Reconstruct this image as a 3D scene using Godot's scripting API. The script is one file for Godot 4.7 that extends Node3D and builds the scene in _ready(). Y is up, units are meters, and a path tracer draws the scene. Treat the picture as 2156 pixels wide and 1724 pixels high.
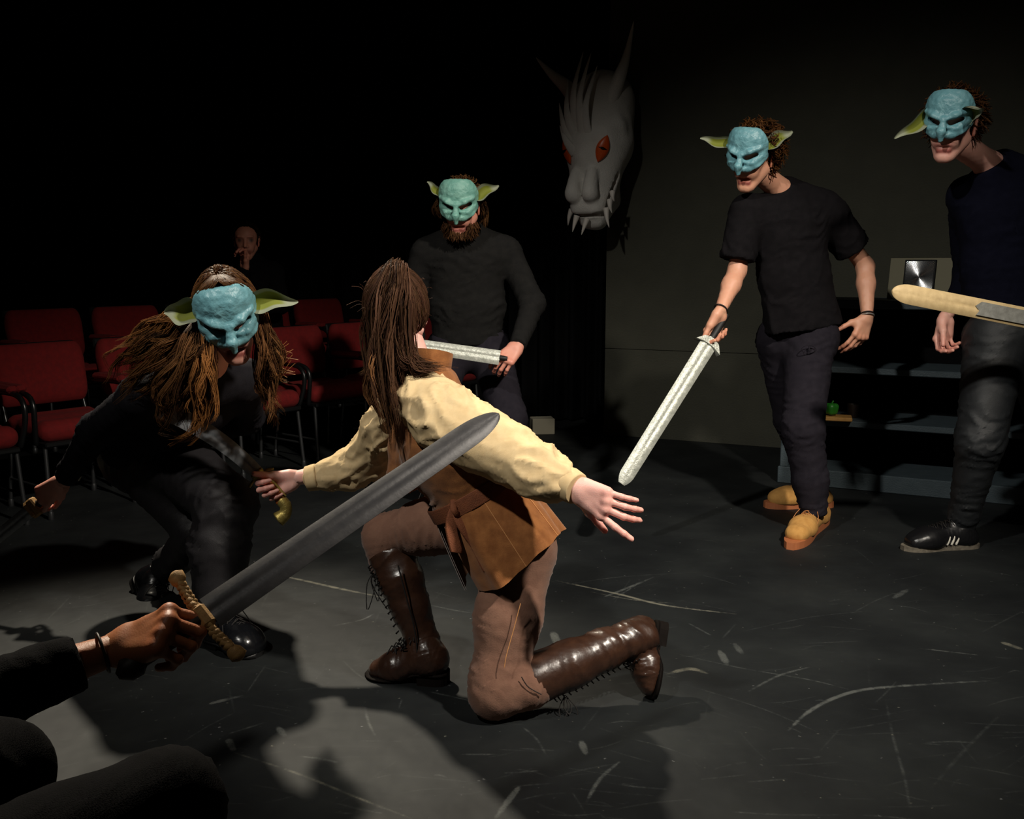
extends Node3D
# A black-box theatre rehearsal: a kneeling fighter in tan, masked figures with swords, red seats, grey flat.
const FPX := 2000.0            # focal length in pixels of the 2156 x 1724 frame
const EYE := 1.17              # camera height in metres
const TILT := 0.15237          # downward tilt in radians
const UNIT := 1.0636

var M := {}
var jobs: Array = []
var rng := RandomNumberGenerator.new()
static var wob: FastNoiseLite

# pixel + plan depth -> point in the room
func at(u: float, v: float, d: float) -> Vector3:
	var x := (u - 1078.0) / FPX
	var y := -(v - 862.0) / FPX
	var r := Vector3(x, y * cos(TILT) - sin(TILT), -y * sin(TILT) - cos(TILT))
	return Vector3(0, EYE, 0) + r * (d * UNIT / -r.z)

# pixel -> point at height y
func gnd(u: float, v: float, y := 0.0) -> Vector3:
	var x := (u - 1078.0) / FPX
	var yy := -(v - 862.0) / FPX
	var r := Vector3(x, yy * cos(TILT) - sin(TILT), -yy * sin(TILT) - cos(TILT))
	return Vector3(0, EYE, 0) + r * ((y - EYE) / r.y)

# ---------------------------------------------------------------- rounded-bone fields
class Blob:
	var a := PackedVector3Array()
	var ba := PackedVector3Array()
	var bo := PackedVector3Array()
	var il := PackedFloat32Array()
	var ln := PackedFloat32Array()
	var ra := PackedFloat32Array()
	var dr := PackedFloat32Array()
	var w := PackedVector3Array()
	var c := PackedFloat32Array()
	var k := PackedFloat32Array()
	var kind := PackedInt32Array()      # 0 bone, 1 flat-ended bone, 2 carved bone, 3 half-space cut
	var cols := PackedColorArray()
	var fold := PackedFloat32Array()
	var cell := 0.012
	var col := Color(1, 1, 1)
	var famp := 0.0
	var ffreq := 30.0                   # wrinkles per metre along the bone
	var flow := 7.0                     # slow variation
	var rough := 0.0                    # small lumps
	var rfreq := 60.0
	var cmix := 0.006
	func cap(p: Vector3, q: Vector3, r1: float, r2 := -1.0, kk := 0.02, ww := Vector3.ZERO, s := 1.0, kd := 0, f := 1.0) -> Blob:
		if r2 < 0.0: r2 = r1
		var cc := 0.0
		if s != 1.0:
			ww = ww.normalized()
			cc = 1.0 - 1.0 / s
		var v := q - p
		bo.append(v)
		if cc != 0.0: v -= ww * (v.dot(ww) * cc)
		var l2 := maxf(v.length_squared(), 1e-9)
		a.append(p); ba.append(v); il.append(1.0 / l2); ln.append(sqrt(l2)); ra.append(r1); dr.append(r2 - r1)
		w.append(ww); c.append(cc); k.append(kk); kind.append(kd); cols.append(col); fold.append(f)
		return self
	func ball(p: Vector3, r: float, kk := 0.02) -> Blob:
		return cap(p, p + Vector3(0, 0.0005, 0), r, r, kk)
	func path(pts: Array, rs: Array, kk := 0.02, ww := Vector3.ZERO, s := 1.0, f := 1.0) -> Blob:
		for i in pts.size() - 1:
			cap(pts[i], pts[i + 1], rs[i], rs[i + 1], kk, ww, s, 0, f)
		return self
	func carve(p: Vector3, q: Vector3, r1: float, r2 := -1.0, kk := 0.004, ww := Vector3.ZERO, s := 1.0) -> Blob:
		return cap(p, q, r1, r2, kk, ww, s, 2)
	func cut(p: Vector3, n: Vector3, kk := 0.004) -> Blob:
		cap(p, p + n * 0.001, 0.0, 0.0, kk, Vector3.ZERO, 1.0, 3)
		w[w.size() - 1] = n.normalized()
		return self
	func one(i: int, p: Vector3) -> float:
		var q := p - a[i]
		if kind[i] == 3: return q.dot(w[i])
		if c[i] != 0.0: q -= w[i] * (q.dot(w[i]) * c[i])
		var h := q.dot(ba[i]) * il[i]
		if kind[i] == 1:
			h = maxf(h, 0.0)
			return maxf((q - ba[i] * h).length() - ra[i] - dr[i] * minf(h, 1.0), (h - 1.0) * ln[i])
		h = clampf(h, 0.0, 1.0)
		return (q - ba[i] * h).length() - ra[i] - dr[i] * h
	func dist(p: Vector3, list: PackedInt32Array) -> float:
		var d := 1.0
		for i in list:
			var kd := kind[i]
			var e: float
			var q := p - a[i]
			if kd == 3:
				e = q.dot(w[i])
			else:
				if c[i] != 0.0: q -= w[i] * (q.dot(w[i]) * c[i])
				var h := q.dot(ba[i]) * il[i]
				if kd == 1:
					h = maxf(h, 0.0)
					e = maxf((q - ba[i] * h).length() - ra[i] - dr[i] * minf(h, 1.0), (h - 1.0) * ln[i])
				else:
					h = clampf(h, 0.0, 1.0)
					e = (q - ba[i] * h).length() - ra[i] - dr[i] * h
			var kk := k[i]
			if kd < 2:
				var t := kk - absf(d - e)
				d = minf(d, e)
				if t > 0.0: d -= t * t / (4.0 * kk)
			else:
				if kd == 2: e = -e
				var t2 := kk - absf(d - e)
				d = maxf(d, e)
				if t2 > 0.0: d += t2 * t2 / (4.0 * kk)
		return d
	func build(V: PackedVector3Array, C: PackedColorArray, I: PackedInt32Array, noise: FastNoiseLite) -> Array:
		var n := a.size()
		var order := PackedInt32Array()
		for i in n:
			if kind[i] < 2: order.append(i)
		for i in n:
			if kind[i] >= 2: order.append(i)
		var lo := Vector3(1e9, 1e9, 1e9)
		var hi := -lo
		for i in n:
			if kind[i] >= 2: continue
			var r := maxf(ra[i], ra[i] + dr[i])
			if c[i] != 0.0: r *= maxf(1.0, 1.0 / (1.0 - c[i]))
			var e := Vector3(r, r, r)
			lo = lo.min(a[i] - e).min(a[i] + bo[i] - e)
			hi = hi.max(a[i] + e).max(a[i] + bo[i] + e)
		var h := cell
		lo -= Vector3.ONE * (2.5 * h)
		hi += Vector3.ONE * (2.5 * h)
		var nb := Vector3i(((hi - lo) / (8.0 * h)).ceil())
		var nx := nb.x * 8 + 1
		var ny := nb.y * 8 + 1
		var nz := nb.z * 8 + 1
		var sy := nx
		var sz := nx * ny
		var fld := PackedFloat32Array()
		fld.resize(nx * ny * nz)
		fld.fill(1.0)
		var act: Array[Vector3i] = []
		var lists: Array[PackedInt32Array] = []
		var R := h * 8.0 * 0.8661
		var es := PackedFloat32Array()
		es.resize(n)
		for bz in nb.z:
			for by in nb.y:
				for bx in nb.x:
					var cp := lo + Vector3(bx * 8 + 4, by * 8 + 4, bz * 8 + 4) * h
					var dm := 1e9
					for i in n:
						es[i] = one(i, cp)
						if kind[i] < 2: dm = minf(dm, es[i])
					if dm > R + 2.0 * h + 0.03: continue
					var list := PackedInt32Array()
					for i in order:
						if kind[i] < 2:
							if es[i] < dm + 2.0 * R + k[i] + 0.01: list.append(i)
						elif kind[i] == 2:
							if es[i] < R + k[i] + 0.005: list.append(i)
						elif es[i] > -(R + k[i] + 0.005): list.append(i)
					var dv := dist(cp, list)
					if absf(dv) > R + 2.0 * h:
						if dv < 0.0:
							for z in 8:
								for y in 8:
									var o := bx * 8 + (by * 8 + y) * sy + (bz * 8 + z) * sz
									for x in 8: fld[o + x] = -1.0
						continue
					act.append(Vector3i(bx * 8, by * 8, bz * 8))
					lists.append(list)
		for m in act.size():
			var b := act[m]
			var list := lists[m]
			for z in 8:
				for y in 8:
					var o := b.x + (b.y + y) * sy + (b.z + z) * sz
					var p := lo + Vector3(b.x, b.y + y, b.z + z) * h
					for x in 8:
						fld[o + x] = dist(p, list)
						p.x += h
		var vid := PackedInt32Array()
		vid.resize(nx * ny * nz)
		vid.fill(-1)
		var base := V.size()
		var owner_list := PackedInt32Array()
		for m in act.size():
			var b := act[m]
			for z in 8:
				for y in 8:
					var o := b.x + (b.y + y) * sy + (b.z + z) * sz
					for x in 8:
						var i := o + x
						var f0 := fld[i]
						var f1 := fld[i + 1]
						var f2 := fld[i + sy]
						var f3 := fld[i + sy + 1]
						var f4 := fld[i + sz]
						var f5 := fld[i + sz + 1]
						var f6 := fld[i + sz + sy]
						var f7 := fld[i + sz + sy + 1]
						var s := int(f0 < 0.0) + int(f1 < 0.0) + int(f2 < 0.0) + int(f3 < 0.0) + int(f4 < 0.0) + int(f5 < 0.0) + int(f6 < 0.0) + int(f7 < 0.0)
						if s == 0 or s == 8: continue
						var acc := Vector3.ZERO
						var cnt := 0
						if (f0 < 0.0) != (f1 < 0.0): acc += Vector3(f0 / (f0 - f1), 0, 0); cnt += 1
						if (f2 < 0.0) != (f3 < 0.0): acc += Vector3(f2 / (f2 - f3), 1, 0); cnt += 1
						if (f4 < 0.0) != (f5 < 0.0): acc += Vector3(f4 / (f4 - f5), 0, 1); cnt += 1
						if (f6 < 0.0) != (f7 < 0.0): acc += Vector3(f6 / (f6 - f7), 1, 1); cnt += 1
						if (f0 < 0.0) != (f2 < 0.0): acc += Vector3(0, f0 / (f0 - f2), 0); cnt += 1
						if (f1 < 0.0) != (f3 < 0.0): acc += Vector3(1, f1 / (f1 - f3), 0); cnt += 1
						if (f4 < 0.0) != (f6 < 0.0): acc += Vector3(0, f4 / (f4 - f6), 1); cnt += 1
						if (f5 < 0.0) != (f7 < 0.0): acc += Vector3(1, f5 / (f5 - f7), 1); cnt += 1
						if (f0 < 0.0) != (f4 < 0.0): acc += Vector3(0, 0, f0 / (f0 - f4)); cnt += 1
						if (f1 < 0.0) != (f5 < 0.0): acc += Vector3(1, 0, f1 / (f1 - f5)); cnt += 1
						if (f2 < 0.0) != (f6 < 0.0): acc += Vector3(0, 1, f2 / (f2 - f6)); cnt += 1
						if (f3 < 0.0) != (f7 < 0.0): acc += Vector3(1, 1, f3 / (f3 - f7)); cnt += 1
						vid[i] = V.size()
						V.append(lo + (Vector3(b.x + x, b.y + y, b.z + z) + acc / cnt) * h)
						owner_list.append(m)
		var T := PackedInt32Array()
		for m in act.size():
			var b := act[m]
			for z in 8:
				for y in 8:
					var o := b.x + (b.y + y) * sy + (b.z + z) * sz
					for x in 8:
						var i := o + x
						var inn := fld[i] < 0.0
						if (fld[i + 1] < 0.0) != inn: Blob.quad(T, vid[i - sy - sz], vid[i - sz], vid[i], vid[i - sy], inn)
						if (fld[i + sy] < 0.0) != inn: Blob.quad(T, vid[i - 1 - sz], vid[i - 1], vid[i], vid[i - sz], inn)
						if (fld[i + sz] < 0.0) != inn: Blob.quad(T, vid[i - 1 - sy], vid[i - sy], vid[i], vid[i - 1], inn)
		var N := Blob.normals(V, T, base)
		# colours, folds and lumps per vertex
		for j in range(base, V.size()):
			var p := V[j]
			var list := lists[owner_list[j - base]]
			var dm := 1e9
			for i in list:
				if kind[i] < 2: dm = minf(dm, one(i, p))
			var ws := 0.0
			var cs := Color(0, 0, 0)
			var fs := 0.0
			var wf := 0.0
			for i in list:
				if kind[i] >= 2: continue
				var e := one(i, p) - dm
				if e > 0.08: continue
				var g := exp(-e / cmix)
				ws += g
				cs += cols[i] * g
				if famp > 0.0 and fold[i] != 0.0:
					var g2 := exp(-e / 0.025)
					var ax := bo[i].normalized()
					var t := (p - a[i]).dot(ax)
					var wv := noise.get_noise_3d(p.x * 5.0 + i, p.y * 5.0, p.z * 5.0)
					var q := p * flow + ax * (t * ffreq + wv * 0.9)
					var nn := 1.0 - absf(noise.get_noise_3d(q.x, q.y, q.z))
					var full := bo[i].length()
					var en := minf(absf(t), absf(full - t)) / 0.085
					var cl := smoothstep(-0.5, 0.4, noise.get_noise_3d(p.x * 3.3 + 9.0, p.y * 3.3, p.z * 3.3))
					fs += fold[i] * g2 * (nn * nn * nn - 0.35) * (0.35 + 0.65 * exp(-en * en)) * (0.3 + 0.7 * cl) * 1.6 * (clampf((full - t) / 0.035, 0.0, 1.0) if kind[i] == 1 else 1.0)
					wf += g2
				elif famp > 0.0:
					wf += exp(-e / 0.025)
			C.append(Color(cs.r / ws, cs.g / ws, cs.b / ws))
			var dd := 0.0
			if wf > 0.0: dd += famp * fs / wf
			if rough > 0.0: dd += rough * noise.get_noise_3d(p.x * rfreq + 7.0, p.y * rfreq, p.z * rfreq)
			V[j] = p + N[j - base] * dd
		if famp > 0.0 or rough > 0.0: N = Blob.normals(V, T, base)
		I.append_array(T)
		return [V, C, I, N]
	static func quad(T: PackedInt32Array, p: int, q: int, r: int, s: int, flip: bool) -> void:
		if p < 0 or q < 0 or r < 0 or s < 0: return
		if flip: T.append_array(PackedInt32Array([p, r, q, p, s, r]))
		else: T.append_array(PackedInt32Array([p, q, r, p, r, s]))
	static func normals(V: PackedVector3Array, T: PackedInt32Array, base: int) -> PackedVector3Array:
		var N := PackedVector3Array()
		N.resize(V.size() - base)
		for i in range(0, T.size(), 3):
			var f := (V[T[i + 2]] - V[T[i]]).cross(V[T[i + 1]] - V[T[i]])
			N[T[i] - base] += f
			N[T[i + 1] - base] += f
			N[T[i + 2] - base] += f
		for i in N.size(): N[i] = N[i].normalized()
		return N

# ---------------------------------------------------------------- plain geometry
class Geo:
	var V := PackedVector3Array()
	var N := PackedVector3Array()
	var U := PackedVector2Array()
	var C := PackedColorArray()
	var I := PackedInt32Array()
	var col := Color(1, 1, 1)
	func tri(i: int, j: int, k: int) -> void:
		var f := (V[j] - V[i]).cross(V[k] - V[i])
		if f.dot(N[i] + N[j] + N[k]) > 0.0: I.append_array(PackedInt32Array([i, k, j]))
		else: I.append_array(PackedInt32Array([i, j, k]))
	func vert(p: Vector3, n: Vector3, uv := Vector2.ZERO) -> int:
		V.append(p); N.append(n); U.append(uv); C.append(col)
		return V.size() - 1
	func flip() -> void:
		for i in N.size(): N[i] = -N[i]
		for i in range(0, I.size(), 3):
			var q := I[i + 1]
			I[i + 1] = I[i + 2]
			I[i + 2] = q
	func flat(pts: Array, want := Vector3.ZERO) -> void:
		var n: Vector3 = (pts[1] - pts[0]).cross(pts[2] - pts[0]).normalized()
		if pts.size() > 3 and n.length() < 0.5: n = (pts[2] - pts[0]).cross(pts[3] - pts[0]).normalized()
		if want != Vector3.ZERO and n.dot(want) < 0.0: n = -n
		var s := V.size()
		for p in pts: vert(p, n)
		for i in range(1, pts.size() - 1): tri(s, s + i, s + i + 1)
	# rows of points; closed joins each row end to start
	func grid(rows: Array, closed := false, flip := false) -> void:
		var s := V.size()
		var nu: int = rows[0].size()
		var nv := rows.size()
		var nn := PackedVector3Array()
		nn.resize(nu * nv)
		var last := nu if closed else nu - 1
		for v in nv - 1:
			for u in last:
				var u2 := (u + 1) % nu
				var p: Vector3 = rows[v][u]
				var f: Vector3 = (rows[v + 1][u2] - p).cross(rows[v][u2] - rows[v + 1][u])
				for w in [v * nu + u, v * nu + u2, v * nu + nu + u, v * nu + nu + u2]: nn[w] += f
		for v in nv:
			for u in nu:
				var q := nn[v * nu + u].normalized()
				vert(rows[v][u], -q if flip else q, Vector2(float(u) / last, float(v) / (nv - 1)))
		for v in nv - 1:
			for u in last:
				var u2 := (u + 1) % nu
				tri(s + v * nu + u, s + v * nu + u2, s + v * nu + nu + u2)
				tri(s + v * nu + u, s + v * nu + nu + u2, s + v * nu + nu + u)
	# tube along points, radii per point, squashed along frame normal
	func tube(pts: Array, rs: Array, sides := 8, squash := 1.0, hint := Vector3.ZERO, capped := true) -> void:
		var n := pts.size()
		var rows: Array = []
		var t0: Vector3 = (pts[1] - pts[0]).normalized()
		var u: Vector3 = hint if hint != Vector3.ZERO else (Vector3.UP if absf(t0.y) < 0.8 else Vector3.RIGHT)
		for i in n:
			var t: Vector3 = (pts[mini(i + 1, n - 1)] - pts[maxi(i - 1, 0)])
			t = t.normalized() if t.length() > 1e-7 else t0
			u = (u - t * u.dot(t)).normalized()
			var w := t.cross(u)
			var row := PackedVector3Array()
			var r: float = rs[mini(i, rs.size() - 1)]
			for k in sides:
				var g := TAU * k / sides
				row.append(pts[i] + (u * (cos(g) * squash) + w * sin(g)) * r)
			rows.append(row)
		if capped:
			var e0 := PackedVector3Array()
			var e1 := PackedVector3Array()
			for k in sides:
				e0.append(pts[0] - (rows[0][k] - pts[0]) * -0.02)
				e1.append(pts[n - 1] + (rows[n - 1][k] - pts[n - 1]) * 0.02)
			rows.push_front(e0)
			rows.push_back(e1)
		grid(rows, true, true)
	# rings: [centre, axis_u, axis_v]
	func loft(rings: Array, sides := 24, wave := 0.0, waves := 7.0, capped := true) -> void:
		var rows: Array = []
		for m in rings.size():
			var g: Array = rings[m]
			var row := PackedVector3Array()
			for k in sides:
				var t := TAU * k / sides
				var s := 1.0 + wave * sin(t * waves + m * 0.9) * (float(m) / rings.size())
				row.append(g[0] + (g[1] * cos(t) + g[2] * sin(t)) * s)
			rows.append(row)
		if capped:
			for e in [0, rings.size() - 1]:
				var row := PackedVector3Array()
				for k in sides: row.append(rings[e][0] + (rows[e if e == 0 else rows.size() - 1][k] - rings[e][0]) * 0.02)
				if e == 0: rows.push_front(row)
				else: rows.push_back(row)
		grid(rows, true, rings[0][1].cross(rings[0][2]).dot(rings[1][0] - rings[0][0]) > 0.0)
	func box(ctr: Vector3, hf: Vector3, bv := 0.004, b := Basis()) -> void:
		bv = minf(bv, minf(hf.x, minf(hf.y, hf.z)) * 0.9)
		var q := func(sx: int, sy: int, sz: int, ax: int) -> Vector3:
			var e := Vector3(sx * (hf.x - (0.0 if ax == 0 else bv)), sy * (hf.y - (0.0 if ax == 1 else bv)), sz * (hf.z - (0.0 if ax == 2 else bv)))
			return ctr + b * e
		for s in [-1, 1]:
			flat([q.call(s, -1, -1, 0), q.call(s, 1, -1, 0), q.call(s, 1, 1, 0), q.call(s, -1, 1, 0)], b.x * s)
			flat([q.call(-1, s, -1, 1), q.call(1, s, -1, 1), q.call(1, s, 1, 1), q.call(-1, s, 1, 1)], b.y * s)
			flat([q.call(-1, -1, s, 2), q.call(1, -1, s, 2), q.call(1, 1, s, 2), q.call(-1, 1, s, 2)], b.z * s)
			for t in [-1, 1]:
				flat([q.call(s, t, -1, 0), q.call(s, t, -1, 1), q.call(s, t, 1, 1), q.call(s, t, 1, 0)], b.x * s + b.y * t)
				flat([q.call(s, -1, t, 0), q.call(s, -1, t, 2), q.call(s, 1, t, 2), q.call(s, 1, t, 0)], b.x * s + b.z * t)
				flat([q.call(-1, s, t, 1), q.call(-1, s, t, 2), q.call(1, s, t, 2), q.call(1, s, t, 1)], b.y * s + b.z * t)
				for r in [-1, 1]:
					flat([q.call(s, t, r, 0), q.call(s, t, r, 1), q.call(s, t, r, 2)], b.x * s + b.y * t + b.z * r)
	# outline in the plane o + x*ex + y*ey pushed by dz
	func slab(outline: PackedVector2Array, o: Vector3, ex: Vector3, ey: Vector3, dz: Vector3) -> void:
		var id := Geometry2D.triangulate_polygon(outline)
		for side in 2:
			var s := V.size()
			var n := dz.normalized() * (1.0 if side == 1 else -1.0)
			for p in outline: vert(o + ex * p.x + ey * p.y + dz * side, n)
			for i in range(0, id.size(), 3): tri(s + id[i], s + id[i + 1], s + id[i + 2])
		var ctr := Vector2.ZERO
		for p in outline: ctr += p / outline.size()
		var area := 0.0
		for i in outline.size(): area += outline[i].cross(outline[(i + 1) % outline.size()])
		for i in outline.size():
			var p := outline[i]
			var r := outline[(i + 1) % outline.size()]
			var nn := Vector2((r - p).y, -(r - p).x) * signf(area)
			flat([o + ex * p.x + ey * p.y, o + ex * r.x + ey * r.y, o + ex * r.x + ey * r.y + dz, o + ex * p.x + ey * p.y + dz], ex * nn.x + ey * nn.y)

func commit(g: Geo, called: String, mat: Material, parent: Node3D) -> MeshInstance3D:
	var arr := []
	arr.resize(Mesh.ARRAY_MAX)
	arr[Mesh.ARRAY_VERTEX] = g.V
	arr[Mesh.ARRAY_NORMAL] = g.N
	arr[Mesh.ARRAY_TEX_UV] = g.U
	arr[Mesh.ARRAY_COLOR] = g.C
	arr[Mesh.ARRAY_INDEX] = g.I
	var me := ArrayMesh.new()
	me.add_surface_from_arrays(Mesh.PRIMITIVE_TRIANGLES, arr)
	var o := MeshInstance3D.new()
	o.name = called
	o.mesh = me
	o.material_override = mat
	parent.add_child(o, true)
	return o

# queue a field mesh; its node exists at once, its mesh is filled after the parallel build
func blob(blobs: Array, called: String, mat: Material, parent: Node3D) -> MeshInstance3D:
	var o := MeshInstance3D.new()
	o.name = called
	o.material_override = mat
	parent.add_child(o, true)
	jobs.append({"o": o, "b": blobs, "out": null})
	return o

func run_job(i: int) -> void:
	var V := PackedVector3Array()
	var C := PackedColorArray()
	var I := PackedInt32Array()
	var N := PackedVector3Array()
	for b in jobs[i].b:
		var r: Array = b.build(V, C, I, wob)
		V = r[0]
		C = r[1]
		I = r[2]
		N.append_array(r[3])
	jobs[i].out = [V, N, C, I]

func run_jobs() -> void:
	var id := WorkerThreadPool.add_group_task(run_job, jobs.size(), -1, true)
	WorkerThreadPool.wait_for_group_task_completion(id)
	var tris := 0
	for j in jobs:
		var arr := []
		arr.resize(Mesh.ARRAY_MAX)
		arr[Mesh.ARRAY_VERTEX] = j.out[0]
		arr[Mesh.ARRAY_NORMAL] = j.out[1]
		arr[Mesh.ARRAY_COLOR] = j.out[2]
		arr[Mesh.ARRAY_INDEX] = j.out[3]
		tris += j.out[3].size() / 3
		var me := ArrayMesh.new()
		me.add_surface_from_arrays(Mesh.PRIMITIVE_TRIANGLES, arr)
		j.o.mesh = me
	print("field meshes ", jobs.size(), " triangles ", tris)

func thing(called: String, label: String, category: String, where := Vector3.ZERO, group := "") -> Node3D:
	var o := Node3D.new()
	o.name = called
	add_child(o, true)
	o.position = where
	o.set_meta("label", label)
	o.set_meta("category", category)
	if group != "": o.set_meta("group", group)
	return o

func structure(o: Node3D) -> Node3D:
	o.set_meta("kind", "structure")
	return o

func mat(c: Color, rough := 0.8, extra := {}) -> StandardMaterial3D:
	var m := StandardMaterial3D.new()
	m.albedo_color = c
	m.roughness = rough
	for key in extra: m.set(key, extra[key])
	return m

func noise_tex(freq: float, seed_: int, normal := false, strength := 4.0, ramp: Gradient = null, size := 512, kind := FastNoiseLite.TYPE_SIMPLEX_SMOOTH) -> NoiseTexture2D:
	var n := FastNoiseLite.new()
	n.seed = seed_
	n.frequency = freq
	n.noise_type = kind
	n.fractal_octaves = 4
	var t := NoiseTexture2D.new()
	t.width = size
	t.height = size
	t.seamless = true
	t.noise = n
	t.as_normal_map = normal
	t.bump_strength = strength
	if ramp: t.color_ramp = ramp
	return t

func ramp2(a: Color, b: Color) -> Gradient:
	var g := Gradient.new()
	g.set_color(0, a)
	g.set_color(1, b)
	return g

# a surface with grain: tone mottling between two colours and a normal map, both laid by position
func grainy(c1: Color, c2: Color, rough: float, scale: float, bump := 0.5, bfreq := 0.05, seed_ := 1, extra := {}) -> StandardMaterial3D:
	var m := mat(Color.WHITE, rough)
	m.albedo_texture = noise_tex(0.012, seed_, false, 1.0, ramp2(c1, c2))
	m.normal_enabled = true
	m.normal_texture = noise_tex(bfreq, seed_ + 50, true, 6.0)
	m.normal_scale = bump
	m.uv1_triplanar = true
	m.uv1_scale = Vector3.ONE * scale
	for key in extra: m.set(key, extra[key])
	return m

# ---------------------------------------------------------------- people
func lin(r: float, g: float, b: float) -> Color:
	return Color(r / 255.0, g / 255.0, b / 255.0).srgb_to_linear()

# where the wrist must be so that a closed hand sits on a grip point
func grip_wrist(target: Vector3, f: Vector3, t: Vector3, right: bool, sc: float) -> Vector3:
	f = f.normalized()
	t = (t - f * t.dot(f)).normalized()
	var n := f.cross(t) if right else t.cross(f)
	return target - (f * 0.078 - n * 0.027) * sc

# hand bones; fingers = four of [knuckle, middle, tip bend, spread], thumb = [outward, across, bend], degrees
func hand(b: Blob, wr: Vector3, f: Vector3, t: Vector3, right: bool, sc: float, fingers: Array, thumb: Array, tone: Color) -> Dictionary:
	f = f.normalized()
	t = (t - f * t.dot(f)).normalized()
	var n := f.cross(t) if right else t.cross(f)
	var red := Color(tone.r * 0.97, tone.g * 0.80, tone.b * 0.78)
	b.col = tone
	b.cell = 0.0032
	b.cap(wr - f * 0.004 * sc, wr + f * 0.014 * sc, 0.021 * sc, 0.0205 * sc, 0.012, t, 1.25)
	var base := [[0.088, 0.026], [0.092, 0.005], [0.086, -0.015], [0.077, -0.033]]
	var lens := [[0.043, 0.026, 0.021], [0.047, 0.029, 0.022], [0.044, 0.027, 0.021], [0.035, 0.02, 0.019]]
	var rad := [0.0092, 0.0093, 0.0088, 0.0078]
	for i in 4:
		var k: Vector3 = wr + (f * base[i][0] + t * base[i][1] - n * (0.002 if i in [0, 3] else 0.0)) * sc
		var root: Vector3 = wr + (f * 0.012 + t * base[i][1] * 0.55 - n * 0.003) * sc
		b.col = tone
		b.cap(root, k, 0.0145 * sc, 0.0115 * sc, 0.012 * sc)
		var s := deg_to_rad(fingers[i][3])
		var d0 := f * cos(s) + t * sin(s)
		var ang := 0.0
		var p := k
		var r: float = rad[i] * sc
		b.col = red
		b.cap(k + n * 0.003 * sc, k + n * 0.0032 * sc, 0.0105 * sc, 0.0105 * sc, 0.01 * sc)
		for m in 3:
			ang += deg_to_rad(fingers[i][m])
			var d := d0 * cos(ang) - n * sin(ang)
			var q: Vector3 = p + d * lens[i][m] * sc
			b.col = tone if m == 0 else red
			b.cap(p, q, r, r * (0.93 if m < 2 else 0.86), 0.004 * sc)
			r *= 0.93
			if m == 2:
				var up := n * cos(ang) + d0 * sin(ang)
				b.col = Color(tone.r * 1.08, tone.g * 1.02, tone.b * 0.98)
				var w := d.cross(up)
				b.cap(q - d * 0.006 * sc + up * 0.0052 * sc, q + d * 0.0035 * sc + up * 0.0042 * sc, 0.0032 * sc, 0.0032 * sc, 0.001, w, 1.5)
			p = q
	b.col = tone
	var ta := deg_to_rad(thumb[0])
	var tb := deg_to_rad(thumb[1])
	var d1 := ((f * cos(ta) + t * sin(ta)) * cos(tb) - n * sin(tb)).normalized()
	var p0 := wr + (f * 0.018 + t * 0.018 - n * 0.008) * sc
	var p1 := p0 + d1 * 0.046 * sc
	var ax := d1.cross(n).normalized()
	var bend := deg_to_rad(thumb[2])
	var inward := (f - d1 * f.dot(d1)).normalized()
	var d2 := (d1 * cos(bend) + inward * sin(bend)).normalized()
	var d3 := (d1 * cos(bend * 1.7) + inward * sin(bend * 1.7)).normalized()
	var p2 := p1 + d2 * 0.034 * sc
	var p3 := p2 + d3 * 0.026 * sc
	b.cap(p0, p1, 0.0155 * sc, 0.0115 * sc, 0.016 * sc)
	b.cap(p0 + f * 0.03 * sc, p1, 0.011 * sc, 0.009 * sc, 0.016 * sc)
	b.cap(p1, p2, 0.0112 * sc, 0.0098 * sc, 0.005 * sc)
	b.col = red
	b.cap(p2, p3, 0.0100 * sc, 0.0084 * sc, 0.004 * sc)
	# heel of the hand
	b.col = tone
	b.cap(wr + (f * 0.02 - t * 0.018 - n * 0.009) * sc, wr + (f * 0.06 - t * 0.026 - n * 0.006) * sc, 0.0135 * sc, 0.012 * sc, 0.014 * sc)
	return {"f": f, "t": t, "n": n, "grip": wr + (f * 0.078 - n * 0.024) * sc}

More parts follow.
